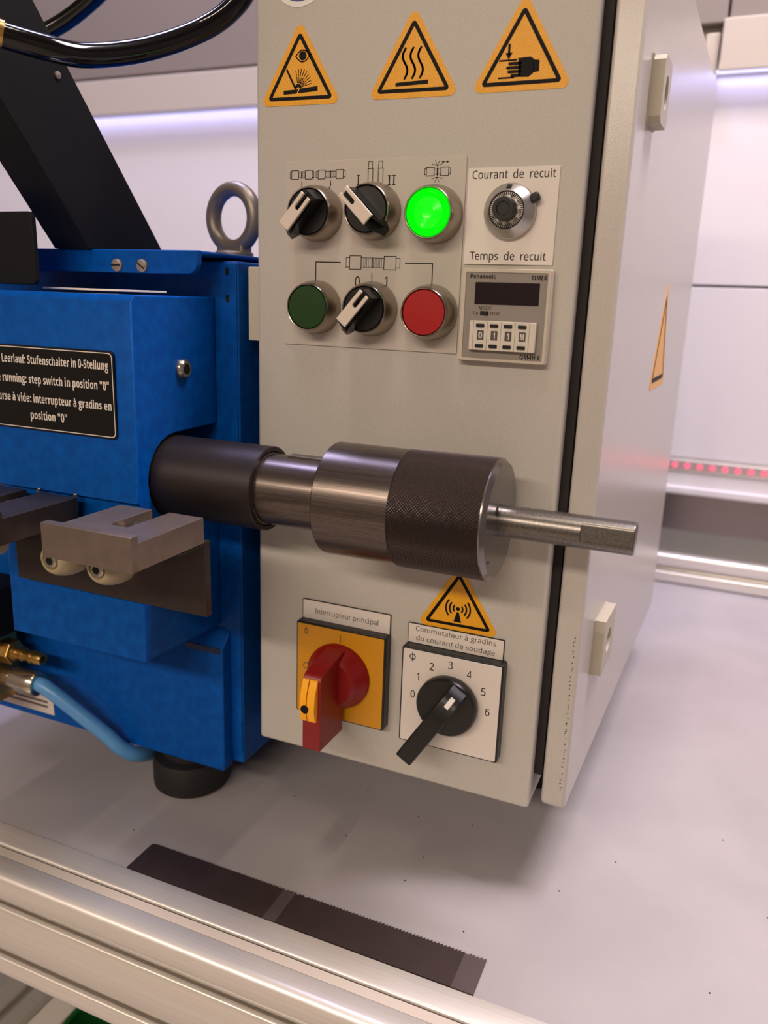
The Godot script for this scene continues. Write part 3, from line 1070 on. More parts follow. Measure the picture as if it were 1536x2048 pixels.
func dial_plate(t: Node) -> void:
	var b := MB.new()
	b.prism(MB.rrect(-9.6, 38.0, 33.9, 81.4, 0.5), 0, 1.0, 0.2)
	var s := part(t, "dial_plate", b, M.white_plate, "white plate lettered round a silver turning dial")
	b = MB.new()
	write(b, "Courant  de  recuit", -7.2, 36.0, 76.0, 4.0, 1.0)
	write(b, "Temps  de  recuit", -6.2, 34.2, 36.2, 4.0, 1.0)
	part(s, "lettering", b, M.ink)
	var at := Vector3(14.2, 60.0, 1.0)
	b = MB.new()
	b.xf = Transform3D(FRONT, at)
	b.lathe([Vector2(13.7, 0), Vector2(13.7, 2.0), Vector2(13.4, 2.8), Vector2(12.9, 3.4), Vector2(9.5, 8.2), Vector2(9.2, 8.5), Vector2(8.9, 8.2), Vector2(8.9, 6), Vector2(0, 6)], 64)
	var d := part(t, "turn_counting_dial", b, M.dial_silver, "silver turn counting dial with black knob")
	b = MB.new()
	b.xf = Transform3D(FRONT, at)
	b.lathe([Vector2(8.8, 6), Vector2(8.8, 8.2), Vector2(0, 8.8)], 64)
	part(d, "scale_ring", b, M.white_plate)
	b = MB.new()
	for i in 50:
		var a := TAU * i / 50
		b.xf = Transform3D(Basis(Vector3(0, 0, 1), a), at)
		b.prism(PackedVector2Array([Vector2(7.2 if i % 5 else 6.6, -0.17), Vector2(8.6, -0.17), Vector2(8.6, 0.17), Vector2(7.2 if i % 5 else 6.6, 0.17)]), 8.2, 8.6)
	b.xf = Transform3D(FRONT, at)
	b.frame(MB.disc(Vector2.ZERO, 9.1, 40), MB.disc(Vector2.ZERO, 8.7, 40), 8.2, 8.75)
	var nums := ["90", "80", "70", "60", "50", "40", "30", "20", "10", "0"]
	for i in 10:
		var a := deg_to_rad(100.0 - i * 36.0)
		b.xf = Transform3D(Basis(Vector3(0, 0, 1), a - PI / 2), at)
		write(b, nums[i], -1.1 if nums[i].length() > 1 else -0.6, 1.1 if nums[i].length() > 1 else 0.6, 5.9, 1.7, 8.5)
	part(d, "scale_marks", b, M.ink)
	b = MB.new()
	b.xf = Transform3D(FRONT, at)
	b.lathe([Vector2(5.4, 6), Vector2(5.8, 9), Vector2(5.8, 14.6), Vector2(5.3, 15.4), Vector2(3.4, 15.4), Vector2(3.0, 14.9), Vector2(0, 14.9)], 40)
	part(d, "black_knob", b, M.black_plastic)
	b = MB.new()
	b.xf = Transform3D(Basis(Vector3(1, 0, 0), -0.95), at + Vector3(0, 11.3, 5.8))
	b.box(-1.3, 1.3, -1.7, 1.7, -0.4, 0.35, 0.2)
	part(d, "counter_window", b, M.black_gloss)
	b = MB.new()
	b.xf = Transform3D(Basis(Vector3(0, 0, 1), deg_to_rad(26)), at)
	b.box(11.8, 16.8, -2.3, 2.3, 1.0, 4.8, 1.0)
	part(d, "lock_lever", b, M.black_plastic)


func timer(t: Node) -> void:
	var b := MB.new()
	# case with a raised rim
	b.prism(MB.rrect(-8.5, 39.6, -16.3, 31.8, 1.0), 0, 5.4, 0.8)
	b.frame(MB.rrect(-7.9, 39.0, -15.7, 31.2, 0.8), MB.rrect(-5.9, 37.6, -14.4, 29.8, 0.6), 5.2, 6.4)
	var s := part(t, "timer", b, M.timer_case, "square grey plug in timer with a dark display")
	b = MB.new()
	b.prism(MB.rrect(-5.9, 37.6, -14.4, 29.8, 0.6), 5.3, 5.9)
	part(s, "face_plate", b, M.timer_face)
	b = MB.new()
	b.prism(MB.rrect(-0.6, 33.6, 13.6, 24.8, 0.4), 5.9, 6.3, 0.2)
	part(s, "display_window", b, M.timer_window, "dark purple display window")
	b = MB.new()
	var z := 5.9
	write(b, "Panasonic", -3.6, 10.2, 26.6, 2.3, z, sans_bold)
	write(b, "TIMER", 28.9, 37.0, 26.4, 2.2, z, sans_bold)
	write(b, "MODE", 2.0, 8.8, 10.9, 1.7, z)
	write(b, "T.D", -1.2, 1.8, 8.2, 1.6, z)
	write(b, "INST", 8.4, 13.6, 8.2, 1.6, z)
	write(b, "QM4H-S", 25.8, 36.4, -13.6, 2.2, z, sans_bold)
	part(s, "lettering", b, M.ink)
	b = MB.new()
	b.box(2.9, 7.4, 8.0, 10.2, 5.7, 6.5, 0.2)
	b.box(5.2, 7.0, 8.3, 9.9, 6.3, 7.6, 0.2)
	part(s, "mode_slider", b, M.black_plastic)
	# thumbwheel block
	b = MB.new()
	b.prism(MB.rrect(-1.6, 33.8, -10.0, 5.2, 0.5), 5.7, 9.0, 0.3)
	var w := part(s, "thumbwheel_block", b, M.wheel_white)
	b = MB.new()
	var digits := ["0", "1", "1", "M"]
	for i in 4:
		var x := 4.3 + i * 7.5
		for y in [1.9, -8.6]:
			b = MB.new()
			b.prism(MB.rrect(x - 2.2, x + 2.2, y, y + 1.8, 0.4), 9.0, 9.9, 0.25)
			part(s, "thumbwheel_key", b, M.black_plastic)
	b = MB.new()
	for i in 4:
		var x := 4.6 + i * 7.5
		b = MB.new()
		b.prism(MB.rrect(x - 1.8, x + 1.8, -4.6, 0.2, 0.2), 9.0, 9.12)
		part(s, "digit_window", b, M.ink_soft)
	b = MB.new()
	for x in [0.6, 8.1, 15.6, 23.1, 30.6]:
		b.stroke([Vector2(x, -9.8), Vector2(x, 5.0)], 0.14, 9.0)
	part(s, "block_joint", b, M.ink_soft)
	b = MB.new()
	for i in 4:
		var x := 4.6 + i * 7.5
		b = MB.new()
		write(b, digits[i], x - (0.5 if digits[i] == "1" else 1.0), x + (0.5 if digits[i] == "1" else 1.0), -3.8, 3.2, 9.12, sans_bold)
		part(s, "digit", b, M.white_plate)


func main_switch(t: Node) -> void:
	# lettered strip above
	var b := MB.new()
	b.prism(MB.rrect(-104.2, -43.6, -186.5, -173.2, 0.4), 0, 1.2, 0.2)
	var s := part(t, "name_strip", b, M.white_plate, "white strip lettered Interrupteur principal")
	b = MB.new()
	write(b, "Interrupteur principal", -95.5, -51.4, -181.4, 3.4, 1.2)
	part(s, "lettering", b, M.ink_soft)
	b = MB.new()
	b.frame(MB.rrect(-104.6, -43.2, -186.8, -172.8, 0.5), MB.rrect(-104.0, -43.8, -186.4, -173.4, 0.4), 0, 1.0)
	part(s, "black_edge", b, M.black_plastic)
	# plate
	b = MB.new()
	b.prism(MB.rrect(-105.4, -42.9, -249.0, -185.6, 1.5), 0, 7.6, 0.6)
	var sw := part(t, "main_switch", b, M.black_plastic, "yellow and red main switch")
	b = MB.new()
	b.prism(MB.rrect(-104.2, -44.2, -247.8, -186.8, 0.8), 7.6, 8.2)
	part(sw, "yellow_plate", b, M.switch_yellow)
	b = MB.new()
	b.arc(Vector2(-98, -191.4), 1.5, 0, 360, 0.42, 8.2, 0.08, 20)
	b.stroke([Vector2(-98, -188.6), Vector2(-98, -194.2)], 0.42, 8.2)
	part(sw, "phase_mark", b, M.ink_soft)
	b = MB.new()
	b.stroke([Vector2(-73.8, -189.8), Vector2(-73.8, -194.8)], 0.5, 8.2)
	part(sw, "on_mark", b, M.ink_soft)
	b = MB.new()
	b.arc(Vector2(-97.8, -215.4), 2.0, 0, 360, 0.5, 8.2, 0.08, 20)
	part(sw, "off_mark", b, M.ink_soft)
	# red knob: round boss, and a bar standing far out
	b = MB.new()
	b.xf = Transform3D(FRONT, Vector3(-74.5, -217.2, 8.2))
	b.lathe([Vector2(21.5, 0), Vector2(21.5, 2.0), Vector2(20.8, 3.2), Vector2(19.4, 4.6), Vector2(16.5, 10.0), Vector2(14.5, 12.0), Vector2(0, 12.5)], 64)
	b.xf = Transform3D(ALONG_X, Vector3.ZERO)
	b.prism(PackedVector2Array([Vector2(-13, -251.5), Vector2(-44, -250.6), Vector2(-44.5, -249), Vector2(-44.5, -206), Vector2(-43.6, -203), Vector2(-41.5, -201.2), Vector2(-13, -196.6)]), -80.7, -68.5, 0.9, 0.9)
	part(sw, "red_handle", b, M.switch_red)
	# yellow padlock insert in the front of the bar: two leaves with a hole
	b = MB.new()
	b.xf = Transform3D(ALONG_X, Vector3.ZERO)
	for x in [[-80.2, -76.0], [-75.5, -70.4]]:
		b.prism(PackedVector2Array([Vector2(-43.5, -231.6), Vector2(-47.6, -229.8), Vector2(-49.4, -222.6), Vector2(-48.6, -213.4), Vector2(-45.0, -204.4), Vector2(-43.5, -204.0)]), x[0], x[1], 0.3, 0.3)
	part(sw, "padlock_insert", b, M.padlock_yellow)
	b = MB.new()
	b.xf = Transform3D(FRONT, Vector3(-76.6, -221.6, 48.2))
	b.lathe([Vector2(2.6, 0), Vector2(2.6, 1.3), Vector2(0, 1.35)], 24)
	part(sw, "padlock_hole", b, M.black_matte)


func step_switch(t: Node) -> void:
	var b := MB.new()
	b.prism(MB.rrect(-31.2, 28.2, -187.6, -175.4, 0.4), 0, 1.2, 0.2)
	var s := part(t, "name_strip", b, M.white_plate, "white strip lettered Commutateur a gradins du courant de soudage")
	b = MB.new()
	write(b, "Commutateur à gradins", -26.5, 23.8, -179.6, 3.1, 1.2)
	write(b, "du courant de soudage", -26.0, 23.3, -185.6, 3.1, 1.2)
	part(s, "lettering", b, M.ink_soft)
	b = MB.new()
	b.frame(MB.rrect(-31.6, 28.6, -187.8, -175.0, 0.5), MB.rrect(-31.0, 28.0, -187.4, -175.6, 0.4), 0, 1.0)
	part(s, "black_edge", b, M.black_plastic)
	b = MB.new()
	b.prism(MB.rrect(-32.4, 31.0, -251.4, -187.8, 1.5), 0, 7.6, 0.6)
	var sw := part(t, "step_switch", b, M.black_plastic, "white step switch numbered 0 to 6 with a black handle")
	b = MB.new()
	b.prism(MB.rrect(-31.2, 29.8, -250.2, -189.0, 0.8), 7.6, 8.2)
	part(sw, "white_plate", b, M.white_plate)
	b = MB.new()
	var z := 8.2
	b.arc(Vector2(-25.2, -193.6), 1.7, 0, 360, 0.5, z, 0.08, 20)
	b.stroke([Vector2(-25.2, -191.0), Vector2(-25.2, -196.4)], 0.5, z)
	part(sw, "phase_mark", b, M.ink)
	for d in [["0", -25.4, -22.7, -220.6], ["1", -22.0, -20.5, -208.4], ["2", -14.1, -11.3, -199.9], ["3", -2.4, 0.3, -196.6], ["4", 9.3, 12.2, -200.0], ["5", 18.5, 21.3, -209.0], ["6", 21.8, 24.5, -221.4]]:
		b = MB.new()
		write(b, d[0], d[1], d[2], d[3], 4.9, z)
		part(sw, "numeral", b, M.ink)
	# black knob and lever
	b = MB.new()
	b.xf = Transform3D(FRONT, Vector3(-0.7, -218.6, 8.2))
	b.lathe([Vector2(17.6, 0), Vector2(18.6, 2), Vector2(18.6, 6.4), Vector2(17.6, 7.8), Vector2(0, 8.6)], 64)
	var dir := Vector2(-18.4, -29.6)
	var turn := Basis(Vector3(0, 0, 1), dir.angle())
	b.xf = Transform3D(turn * Basis(Vector3(1, 0, 0), PI / 2), Vector3(-0.7, -218.6, 8.2))
	# side outline of the ridge: (along, height)
	b.prism(PackedVector2Array([Vector2(-16.8, 7), Vector2(-14.5, 13), Vector2(-8, 18.5), Vector2(6, 20.5), Vector2(24, 21.4), Vector2(37.5, 22.0), Vector2(38.4, 20.6), Vector2(37.4, 11.6), Vector2(24, 10.2), Vector2(17, 7)]), -5.4, 5.4, 0.9, 0.9)
	part(sw, "black_handle", b, M.black_plastic)
	b = MB.new()
	b.xf = Transform3D(turn, Vector3(-0.7, -218.6, 8.2))
	b.xf = b.xf * Transform3D(Basis(Vector3(0, 1, 0), -0.42), Vector3(-10.6, 0, 16.9))
	b.box(-3.6, 3.6, -1.5, 1.5, -0.5, 0.6, 0.2)
	part(sw, "white_pointer", b, M.sign_white)


# ---------------------------------------------------------------- blue butt welder with its shaft and clamps
func welder() -> void:
	var t := thing("butt_welder", "blue cast saw blade welding machine on rubber feet with steel clamps and knurled knob", "welding machine", Vector3(-260, -341, -100))
	var b := MB.new()
	# frame plate with the row of holes
	b.box(-400, -153, -309, 33.5, -300, -3, 1.5)
	part(t, "frame", b, M.blue_paint)
	b = MB.new()
	for y in [27.5, 11.5]:
		b.xf = Transform3D(FRONT, Vector3(-160.4, y, -2.4))
		b.prism(MB.rrect(-1.2, 1.2, -2.4, 2.4, 1.1, 4), 0, 0.3)
		part(t, "slot_hole", b, M.black_matte)
		b = MB.new()
	b.box(-166.5, -154, -300, 32, -3.2, -2.2, 0.4)
	part(t, "hole_strip", b, M.bed_blue)
	# bed in front of the frame, with a sloping shoulder
	b = MB.new()
	b.xf = Transform3D(ALONG_X, Vector3.ZERO)
	b.prism(PackedVector2Array([Vector2(2.8, -311), Vector2(-8, -311), Vector2(-8, -219), Vector2(2.8, -207)]), -400, -162, 1.2)
	part(t, "bed", b, M.bed_blue)
	b = MB.new()
	b.xf = Transform3D(FRONT, Vector3(0, 0, 8.0))
	b.box(-192, -163.5, -222.4, -218.4, -0.6, 0.05)
	part(t, "slot_hole", b, M.slot_navy)
	# the block: lower part with the cut-out for the sleeve, upper part overhanging
	var u := PackedVector2Array([Vector2(2.6, -205), Vector2(-75.5, -200.5), Vector2(-74.0, -104.5), Vector2(-77.4, -102.4), Vector2(-75.2, -92), Vector2(-74.2, 8.5), Vector2(-71.5, 12), Vector2(2.6, 12), Vector2(2.6, -66.2)])
	# U-shaped cut, back edge to front and round to the bottom
	u.append(Vector2(-40, -66.7))
	for i in 12:
		var a := deg_to_rad(90.0 + 15.0 * (i + 1))
		u.append(Vector2(-40 + cos(a) * 26.0, -92.7 + sin(a) * 26.0))
	u.append(Vector2(2.6, -118.7))
	b = MB.new()
	b.xf = Transform3D(ALONG_X, Vector3.ZERO)
	b.prism(u, -276, -170, 1.0, 1.0)
	part(t, "clamp_block", b, M.blue_paint, "blue cast block that carries the clamps")
	b = MB.new()
	b.xf = Transform3D(ALONG_X, Vector3.ZERO)
	b.prism(PackedVector2Array([Vector2(2.6, -103.2), Vector2(-76.6, -103.2), Vector2(-77.4, -102.4), Vector2(-75.2, -92), Vector2(-74.2, 8.5), Vector2(-71.5, 12), Vector2(2.6, 12)]), -400, -275.6)
	part(t, "upper_block", b, M.blue_paint)
	# dark lining inside the cut-out
	b = MB.new()
	b.xf = Transform3D(Basis(Vector3(0, 0, -1), Vector3(0, 1, 0), Vector3(1, 0, 0)), Vector3(-173, -92.7, 40))
	b.lathe([Vector2(25.4, -6), Vector2(25.4, 1.5), Vector2(24.5, 1.5), Vector2(24.5, -6)], 64)
	part(t, "seal_ring", b, M.black_matte)
	# hexagon socket screw on the right face of the block
	socket_screw(t, Vector3(-170, -29.6, 32), Basis(Vector3(0, 0, -1), Vector3(0, 1, 0), Vector3(1, 0, 0)), 6.0, 3.4, "nickel button head screw with a hexagon socket")
	# lid with its flange, screws and lifting eye
	b = MB.new()
	b.box(-400, -163, 35.4, 38, -300, 22, 0.8)
	b.prism(PackedVector2Array([Vector2(-286, 24.6), Vector2(-168, 24.6), Vector2(-164.2, 27.5), Vector2(-163, 31), Vector2(-163, 38), Vector2(-286, 38)]), 20, 24, 0.8)
	part(t, "lid", b, M.blue_paint, "blue sheet metal lid with a front flange")
	for p in [[-221.0, 75.0], [-202.2, 40.0]]:
		b = MB.new()
		b.xf = Transform3D(FRONT, Vector3(p[0], 28.8, 24))
		b.lathe([Vector2(3.7, 0), Vector2(3.7, 1.6), Vector2(3.0, 2.3), Vector2(0, 2.5)], 28)
		var sc := part(t, "slotted_screw", b, M.cast_zinc)
		b = MB.new()
		b.xf = Transform3D(Basis(Vector3(0, 0, 1), deg_to_rad(p[1] - 75)), Vector3(p[0], 28.8, 24))
		b.box(-3.2, 3.2, -0.4, 0.4, 2.2, 2.6)
		part(sc, "screw_slot", b, M.black_matte)
	# lifting eye
	b = MB.new()
	b.xf = Transform3D(Basis(Vector3.UP, deg_to_rad(-10)), Vector3(-203, 65.2, -75))
	b.torus(19.2, 5.0, 56, 20, 1.15)
	b.xf = Transform3D(ALONG_Y, Vector3(-203, 38, -75))
	b.lathe([Vector2(13.5, 0), Vector2(13.5, 4.0), Vector2(12.6, 5.0), Vector2(0, 6)], 32)
	b.xf = Transform3D(Basis(Vector3.UP, deg_to_rad(-10)), Vector3(-203, 0, -75))
	b.prism(PackedVector2Array([Vector2(-12.5, 41), Vector2(12.5, 41), Vector2(11.5, 51), Vector2(7, 49), Vector2(0, 47.6), Vector2(-7, 49), Vector2(-11.5, 51)]), -5.4, 5.4, 1.6, 1.6)
	part(t, "lifting_eye", b, M.cast_zinc, "cast steel lifting eye on the lid")
	# black leaning column
	b = MB.new()
	b.xf = Transform3D(ALONG_X, Vector3.ZERO)
	b.prism(PackedVector2Array([Vector2(46, 38), Vector2(-26, 38), Vector2(-208, 256), Vector2(-136, 256)]), -267.7, -240, 0.6)
	var col := part(t, "column", b, M.black_matte, "black column leaning forward from the lid")
	b = MB.new()
	b.xf = Transform3D(ALONG_X, Vector3(-240, 129.5, 44))
	b.lathe([Vector2(2.0, 0), Vector2(2.0, 1.0), Vector2(0, 1.5)], 16)
	part(col, "rivet", b, M.cast_zinc)
	# black cover plate at the left with rounded corner
	b = MB.new()
	b.prism(MB.rrect(-330, -250.5, 15.5, 56.2, 3.4, 4), 57, 60, 0.6)
	part(t, "black_cover", b, M.black_matte, "black box cover in front of the column")
	# label plate
	b = MB.new()
	b.prism(MB.rrect(-279, -182.6, -67.2, -18.2, 3.0), 74.2, 75.8, 0.2)
	var pl := part(t, "instruction_plate", b, M.black_gloss, "black instruction plate with white rounded border and lettering")
	b = MB.new()
	b.frame(MB.rrect(-277.9, -183.6, -66.2, -19.2, 2.6), MB.rrect(-277.4, -184.1, -65.7, -19.7, 2.4), 75.8, 75.88)
	write(b, "Leerlauf: Stufenschalter in 0-Stellung", -265.4, -186.6, -28.6, 4.9, 75.8, sans_bold)
	write(b, "Idle running: step switch in position \"0\"", -276.2, -186.6, -39.8, 4.9, 75.8, sans_bold)
	write(b, "Course à vide: interrupteur à gradins en", -276.4, -185.6, -50.9, 4.9, 75.8, sans_bold)
	write(b, "position \"0\"", -246.2, -218.4, -60.6, 4.9, 75.8, sans_bold)
	part(pl, "lettering", b, M.white_plate)
	# feet
	for p in [[-205, -11], [-370, -200], [-205, -270]]:
		b = MB.new()
		b.xf = Transform3D(ALONG_Y, Vector3(p[0], -341, p[1]))
		b.lathe([Vector2(0, 0), Vector2(25, 0), Vector2(27, 2.0), Vector2(27.6, 7), Vector2(27.6, 18), Vector2(26, 24), Vector2(20, 25.4), Vector2(20, 30), Vector2(0, 30)], 40)
		part(t, "rubber_foot", b, M.rubber, "thick black rubber foot")
	shaft(t)
	clamps(t)
	fittings(t)


func socket_screw(t: Node, at: Vector3, axes: Basis, r: float, h: float, label := "") -> void:
	var b := MB.new()
	b.xf = Transform3D(axes, at)
	var hr := r * 0.5
	b.lathe([Vector2(r, 0), Vector2(r, h * 0.45), Vector2(r * 0.92, h * 0.75), Vector2(r * 0.74, h), Vector2(hr, h), Vector2(hr, h * 0.55)], 32)
	var s := part(t, "socket_screw", b, M.nickel, label)
	b = MB.new()
	b.xf = Transform3D(axes, at)
	b.prism(MB.disc(Vector2.ZERO, hr, 6), h * 0.5, h * 0.56)
	b.prism(MB.disc(Vector2.ZERO, hr * 1.06, 6), h * 0.9, h * 1.01)
	part(s, "hexagon_socket", b, M.black_matte)


func shaft(t: Node) -> void:
	var axes := Transform3D(Basis(Vector3(0, 0, -1), Vector3(0, 1, 0), Vector3(1, 0, 0)), Vector3(0, -92.7, 40))   # local z runs along x
	var b := MB.new()
	b.xf = axes
	b.lathe([Vector2(24.3, -300), Vector2(24.3, -104.9), Vector2(23.7, -104.4), Vector2(21.5, -104.4), Vector2(21.5, -112)], 96)
	part(t, "outer_sleeve", b, M.blued_steel, "matte blackened steel sleeve")
	b = MB.new()
	b.xf = axes
	b.lathe([Vector2(20.9, -112), Vector2(20.9, -104.6), Vector2(20.3, -104.4), Vector2(20.3, -63)], 96)
	var inner := part(t, "inner_spindle", b, M.dark_steel, "bright turned spindle between sleeve and collar")
	b = MB.new()
	b.xf = axes
	b.box(-3.2, 3.2, 19.6, 21.4, -92, -64, 0.2)
	part(inner, "key", b, M.worn_steel)
	b = MB.new()
	b.xf = axes
	b.lathe([Vector2(20, -63.3), Vector2(30.5, -63.3), Vector2(31.05, -62.7), Vector2(31.05, -20.4), Vector2(31.5, -19.9), Vector2(30.8, -19.5), Vector2(20, -19.5)], 128)
	part(t, "collar", b, M.dark_steel, "smooth turned steel collar")
	# knurled grip: diamond points in a staggered lattice
	b = MB.new()
	b.xf = axes
	var na := 236
	var nx := 57
	var x0 := -19.8
	var x1 := 27.8
	for i in nx:
		for j in na:
			var q := []
			for w in [[i, j], [i, j + 1], [i + 1, j + 1], [i + 1, j]]:
				var peak: bool = (w[0] + w[1]) % 2 == 0
				var r := 31.95 if peak else 31.05
				var a: float = TAU * w[1] / na
				q.append(Vector3(cos(a) * r, sin(a) * r, lerpf(x0, x1, float(w[0]) / nx)))
			# split each cell along its valley diagonal
			if (i + j) % 2 == 0:
				b.flat(q[0], q[1], q[3]); b.flat(q[1], q[2], q[3])
			else:
				b.flat(q[0], q[1], q[2]); b.flat(q[0], q[2], q[3])
	b.lathe([Vector2(20, -19.6), Vector2(31.4, -19.6)], 96)
	part(t, "knurled_grip", b, M.knurled_steel, "dark grip with diamond knurling")
	b = MB.new()
	b.xf = axes
	b.lathe([Vector2(31.6, 27.8), Vector2(31.6, 28.6), Vector2(29.6, 30.8), Vector2(11.2, 30.9), Vector2(11.0, 30.7), Vector2(0, 30.7)], 128)
	var cap := part(t, "end_cap", b, M.face_steel, "bevelled bright end face of the knob")
	b = MB.new()
	b.xf = axes * Transform3D(Basis.IDENTITY, Vector3(-9.6, 7.0, 0))
	b.lathe([Vector2(2.6, 30.7), Vector2(2.6, 31.0), Vector2(0, 31.0)], 20)
	part(cap, "pin_hole", b, M.black_matte)
	b = MB.new()
	b.xf = axes * Transform3D(Basis.IDENTITY, Vector3(-19.5, -17.0, 0))
	b.lathe([Vector2(0.8, 30.7), Vector2(0.8, 31.05), Vector2(0, 31.05)], 12)
	part(cap, "pin_hole", b, M.black_matte)
	# thin shaft with milled flats at its end
	b = MB.new()
	b.xf = axes
	b.lathe([Vector2(8.3, 30.7), Vector2(8.3, 72)], 64)
	var end := PackedVector2Array()
	for i in 64:
		var a := TAU * i / 64
		var p := Vector2(cos(a), sin(a)) * 8.3
		# flats: towards the viewer's upper side, away from it, and below
		for f in [172.0, 352.0]:
			var d := Vector2(cos(deg_to_rad(f)), sin(deg_to_rad(f)))
			var over := p.dot(d) - 6.9
			if over > 0:
				p -= d * over
		end.append(p)
	b.prism(end, 72, 97.4, 0.7)
	b.lathe([Vector2(8.3, 72), Vector2(0, 72)], 64)
	part(t, "thin_shaft", b, M.worn_steel, "worn bright shaft end with milled flats")


func clamps(t: Node) -> void:
	# bracket plate with a narrow flange under the clamp
	var b := MB.new()
	b.box(-262, -122, -160.5, -118.4, 75.6, 80.6, 0.4)
	var br := part(t, "clamp_bracket", b, M.burnished_steel, "dark steel bracket plate under the right clamp")
	b = MB.new()
	b.box(-262, -122, -118.6, -116.8, 75.6, 103, 0.3)
	part(br, "flange", b, M.burnished_steel)
	jaw(t, -177.6, -121.5, M.ground_steel, "bright ground steel jaw with a slot, nearest the knob")
	jaw(t, -270.0, -209.0, M.burnished_steel, "dark steel jaw with a slot at the left edge")
	for x in [-196.0, -164.0]:
		b = MB.new()
		b.xf = Transform3D(FRONT, Vector3(x, -128.2, 80.6))
		b.lathe([Vector2(6, 0), Vector2(6, 18), Vector2(10.6, 18.4), Vector2(11.6, 20), Vector2(11.6, 25), Vector2(11.0, 29), Vector2(9.6, 33.4), Vector2(7.8, 36.2), Vector2(6.4, 37.2), Vector2(5.4, 37.2), Vector2(5.2, 36), Vector2(0, 36)], 40)
		part(t, "insulating_bush", b, M.cream_insulator, "cream insulating bush")
		socket_screw(t, Vector3(x, -128.2, 116), FRONT, 4.6, 2.6)
	b = MB.new()
	b.xf = Transform3D(FRONT, Vector3(-262, -130, 80))
	b.lathe([Vector2(6, 0), Vector2(6, 13), Vector2(11.6, 15), Vector2(11.6, 24), Vector2(9, 34), Vector2(0, 36)], 40)
	part(t, "insulating_bush", b, M.cream_insulator)
	# small locating pins behind the jaws
	for p in [[-213.0, 79.0], [-241.0, 79.0]]:
		b = MB.new()
		b.xf = Transform3D(ALONG_Y, Vector3(p[0], -112, p[1]))
		b.lathe([Vector2(1.3, 0), Vector2(1.3, 10.5), Vector2(0.8, 11), Vector2(0, 11)], 14)
		part(t, "locating_pin", b, M.bright_steel)


func jaw(t: Node, x0: float, x1: float, m: Material, label: String) -> void:
	# jaw: plate with a slot open to the back, and a lip raised along the front
	var z0 := 82.0
	var z1 := 140.0
	var s0 := x0 + 22.0
	var s1 := x0 + 34.0
	var b := MB.new()
	b.xf = Transform3D(ALONG_Y, Vector3.ZERO)
	var q := PackedVector2Array([Vector2(x0, -z0), Vector2(x0, -z1 + 5), Vector2(x1, -z1 + 5), Vector2(x1, -z0), Vector2(s1, -z0), Vector2(s1, -z0 - 34), Vector2(s0, -z0 - 34), Vector2(s0, -z0)])
	b.prism(q, -116.8, -102.4, 0.3, 0.3)
	b.xf = Transform3D.IDENTITY
	b.box(x0, x1, -116.8, -98.6, z1 - 5.2, z1, 0.25)
	var c := part(t, "clamp_jaw", b, m, label)
	b = MB.new()
	b.box(s0 - 0.5, s1 + 0.5, -116.6, -111.5, z0 + 2, z0 + 34.5)
	part(c, "slot_floor", b, M.burnished_steel)
	b = MB.new()
	b.xf = Transform3D(ALONG_Y, Vector3((s0 + s1) / 2, -111.5, z0 + 16))
	b.lathe([Vector2(5.2, 0), Vector2(5.2, 5.0), Vector2(4.4, 6.2), Vector2(2.4, 6.4), Vector2(2.4, 4), Vector2(0, 4)], 28)
	part(c, "slot_screw", b, M.bright_steel)


func fittings(t: Node) -> void:
	# brass manifold at the left edge with a hose barb and a push-in fitting
	var b := MB.new()
	b.box(-390, -336.5, -284, -232, 20, 44, 0.8)
	var mf := part(t, "manifold", b, M.brass, "brass manifold block at the bench's left edge")
	b = MB.new()
	b.box(-390, -330, -231.5, -196, 8.2, 52, 1.0)
	part(t, "valve_body", b, M.black_matte)
	var along := Basis(Vector3(0, 0, -1), Vector3(0, 1, 0), Vector3(1, 0, 0))
	b = MB.new()
	b.xf = Transform3D(along, Vector3(-336.5, -245, 32))
	b.prism(MB.disc(Vector2.ZERO, 9.2, 6), 0, 10.5, 0.8, 0.5)
	b.lathe([Vector2(6.0, 10), Vector2(6.0, 12), Vector2(4.2, 13), Vector2(4.2, 16), Vector2(5.2, 19), Vector2(4.2, 19.6), Vector2(4.2, 24), Vector2(5.2, 27), Vector2(4.2, 27.6), Vector2(4.2, 29), Vector2(5.0, 31.5), Vector2(4.0, 37), Vector2(2.4, 37), Vector2(2.4, 32), Vector2(0, 32)], 28)
	part(mf, "hose_barb", b, M.brass, "brass hose barb")
	b = MB.new()
	b.xf = Transform3D(along, Vector3(-336.5, -266, 32))
	b.lathe([Vector2(7.5, 0), Vector2(7.5, 5), Vector2(6.6, 5.4), Vector2(6.6, 7.4), Vector2(8.6, 8), Vector2(8.9, 11), Vector2(8.9, 24), Vector2(9.4, 24.4), Vector2(9.4, 29.5), Vector2(8.4, 31), Vector2(6.2, 31), Vector2(6.2, 24)], 36)
	part(mf, "push_in_fitting", b, M.nickel, "nickel push in fitting")
	# small printed sticker on the bed
	b = MB.new()
	b.prism(PackedVector2Array([Vector2(-395, -306), Vector2(-318, -306.4), Vector2(-318.4, -291), Vector2(-395, -291)]), 8, 8.3)
	var st := part(t, "bed_sticker", b, M.paper, "small white sticker at the bed's lower edge")
	b = MB.new()
	for y in [-296.5, -300.5]:
		b.box(-378, -324, y - 0.9, y + 0.9, 8.3, 8.36)
	part(st, "print_line", b, M.ink_soft)


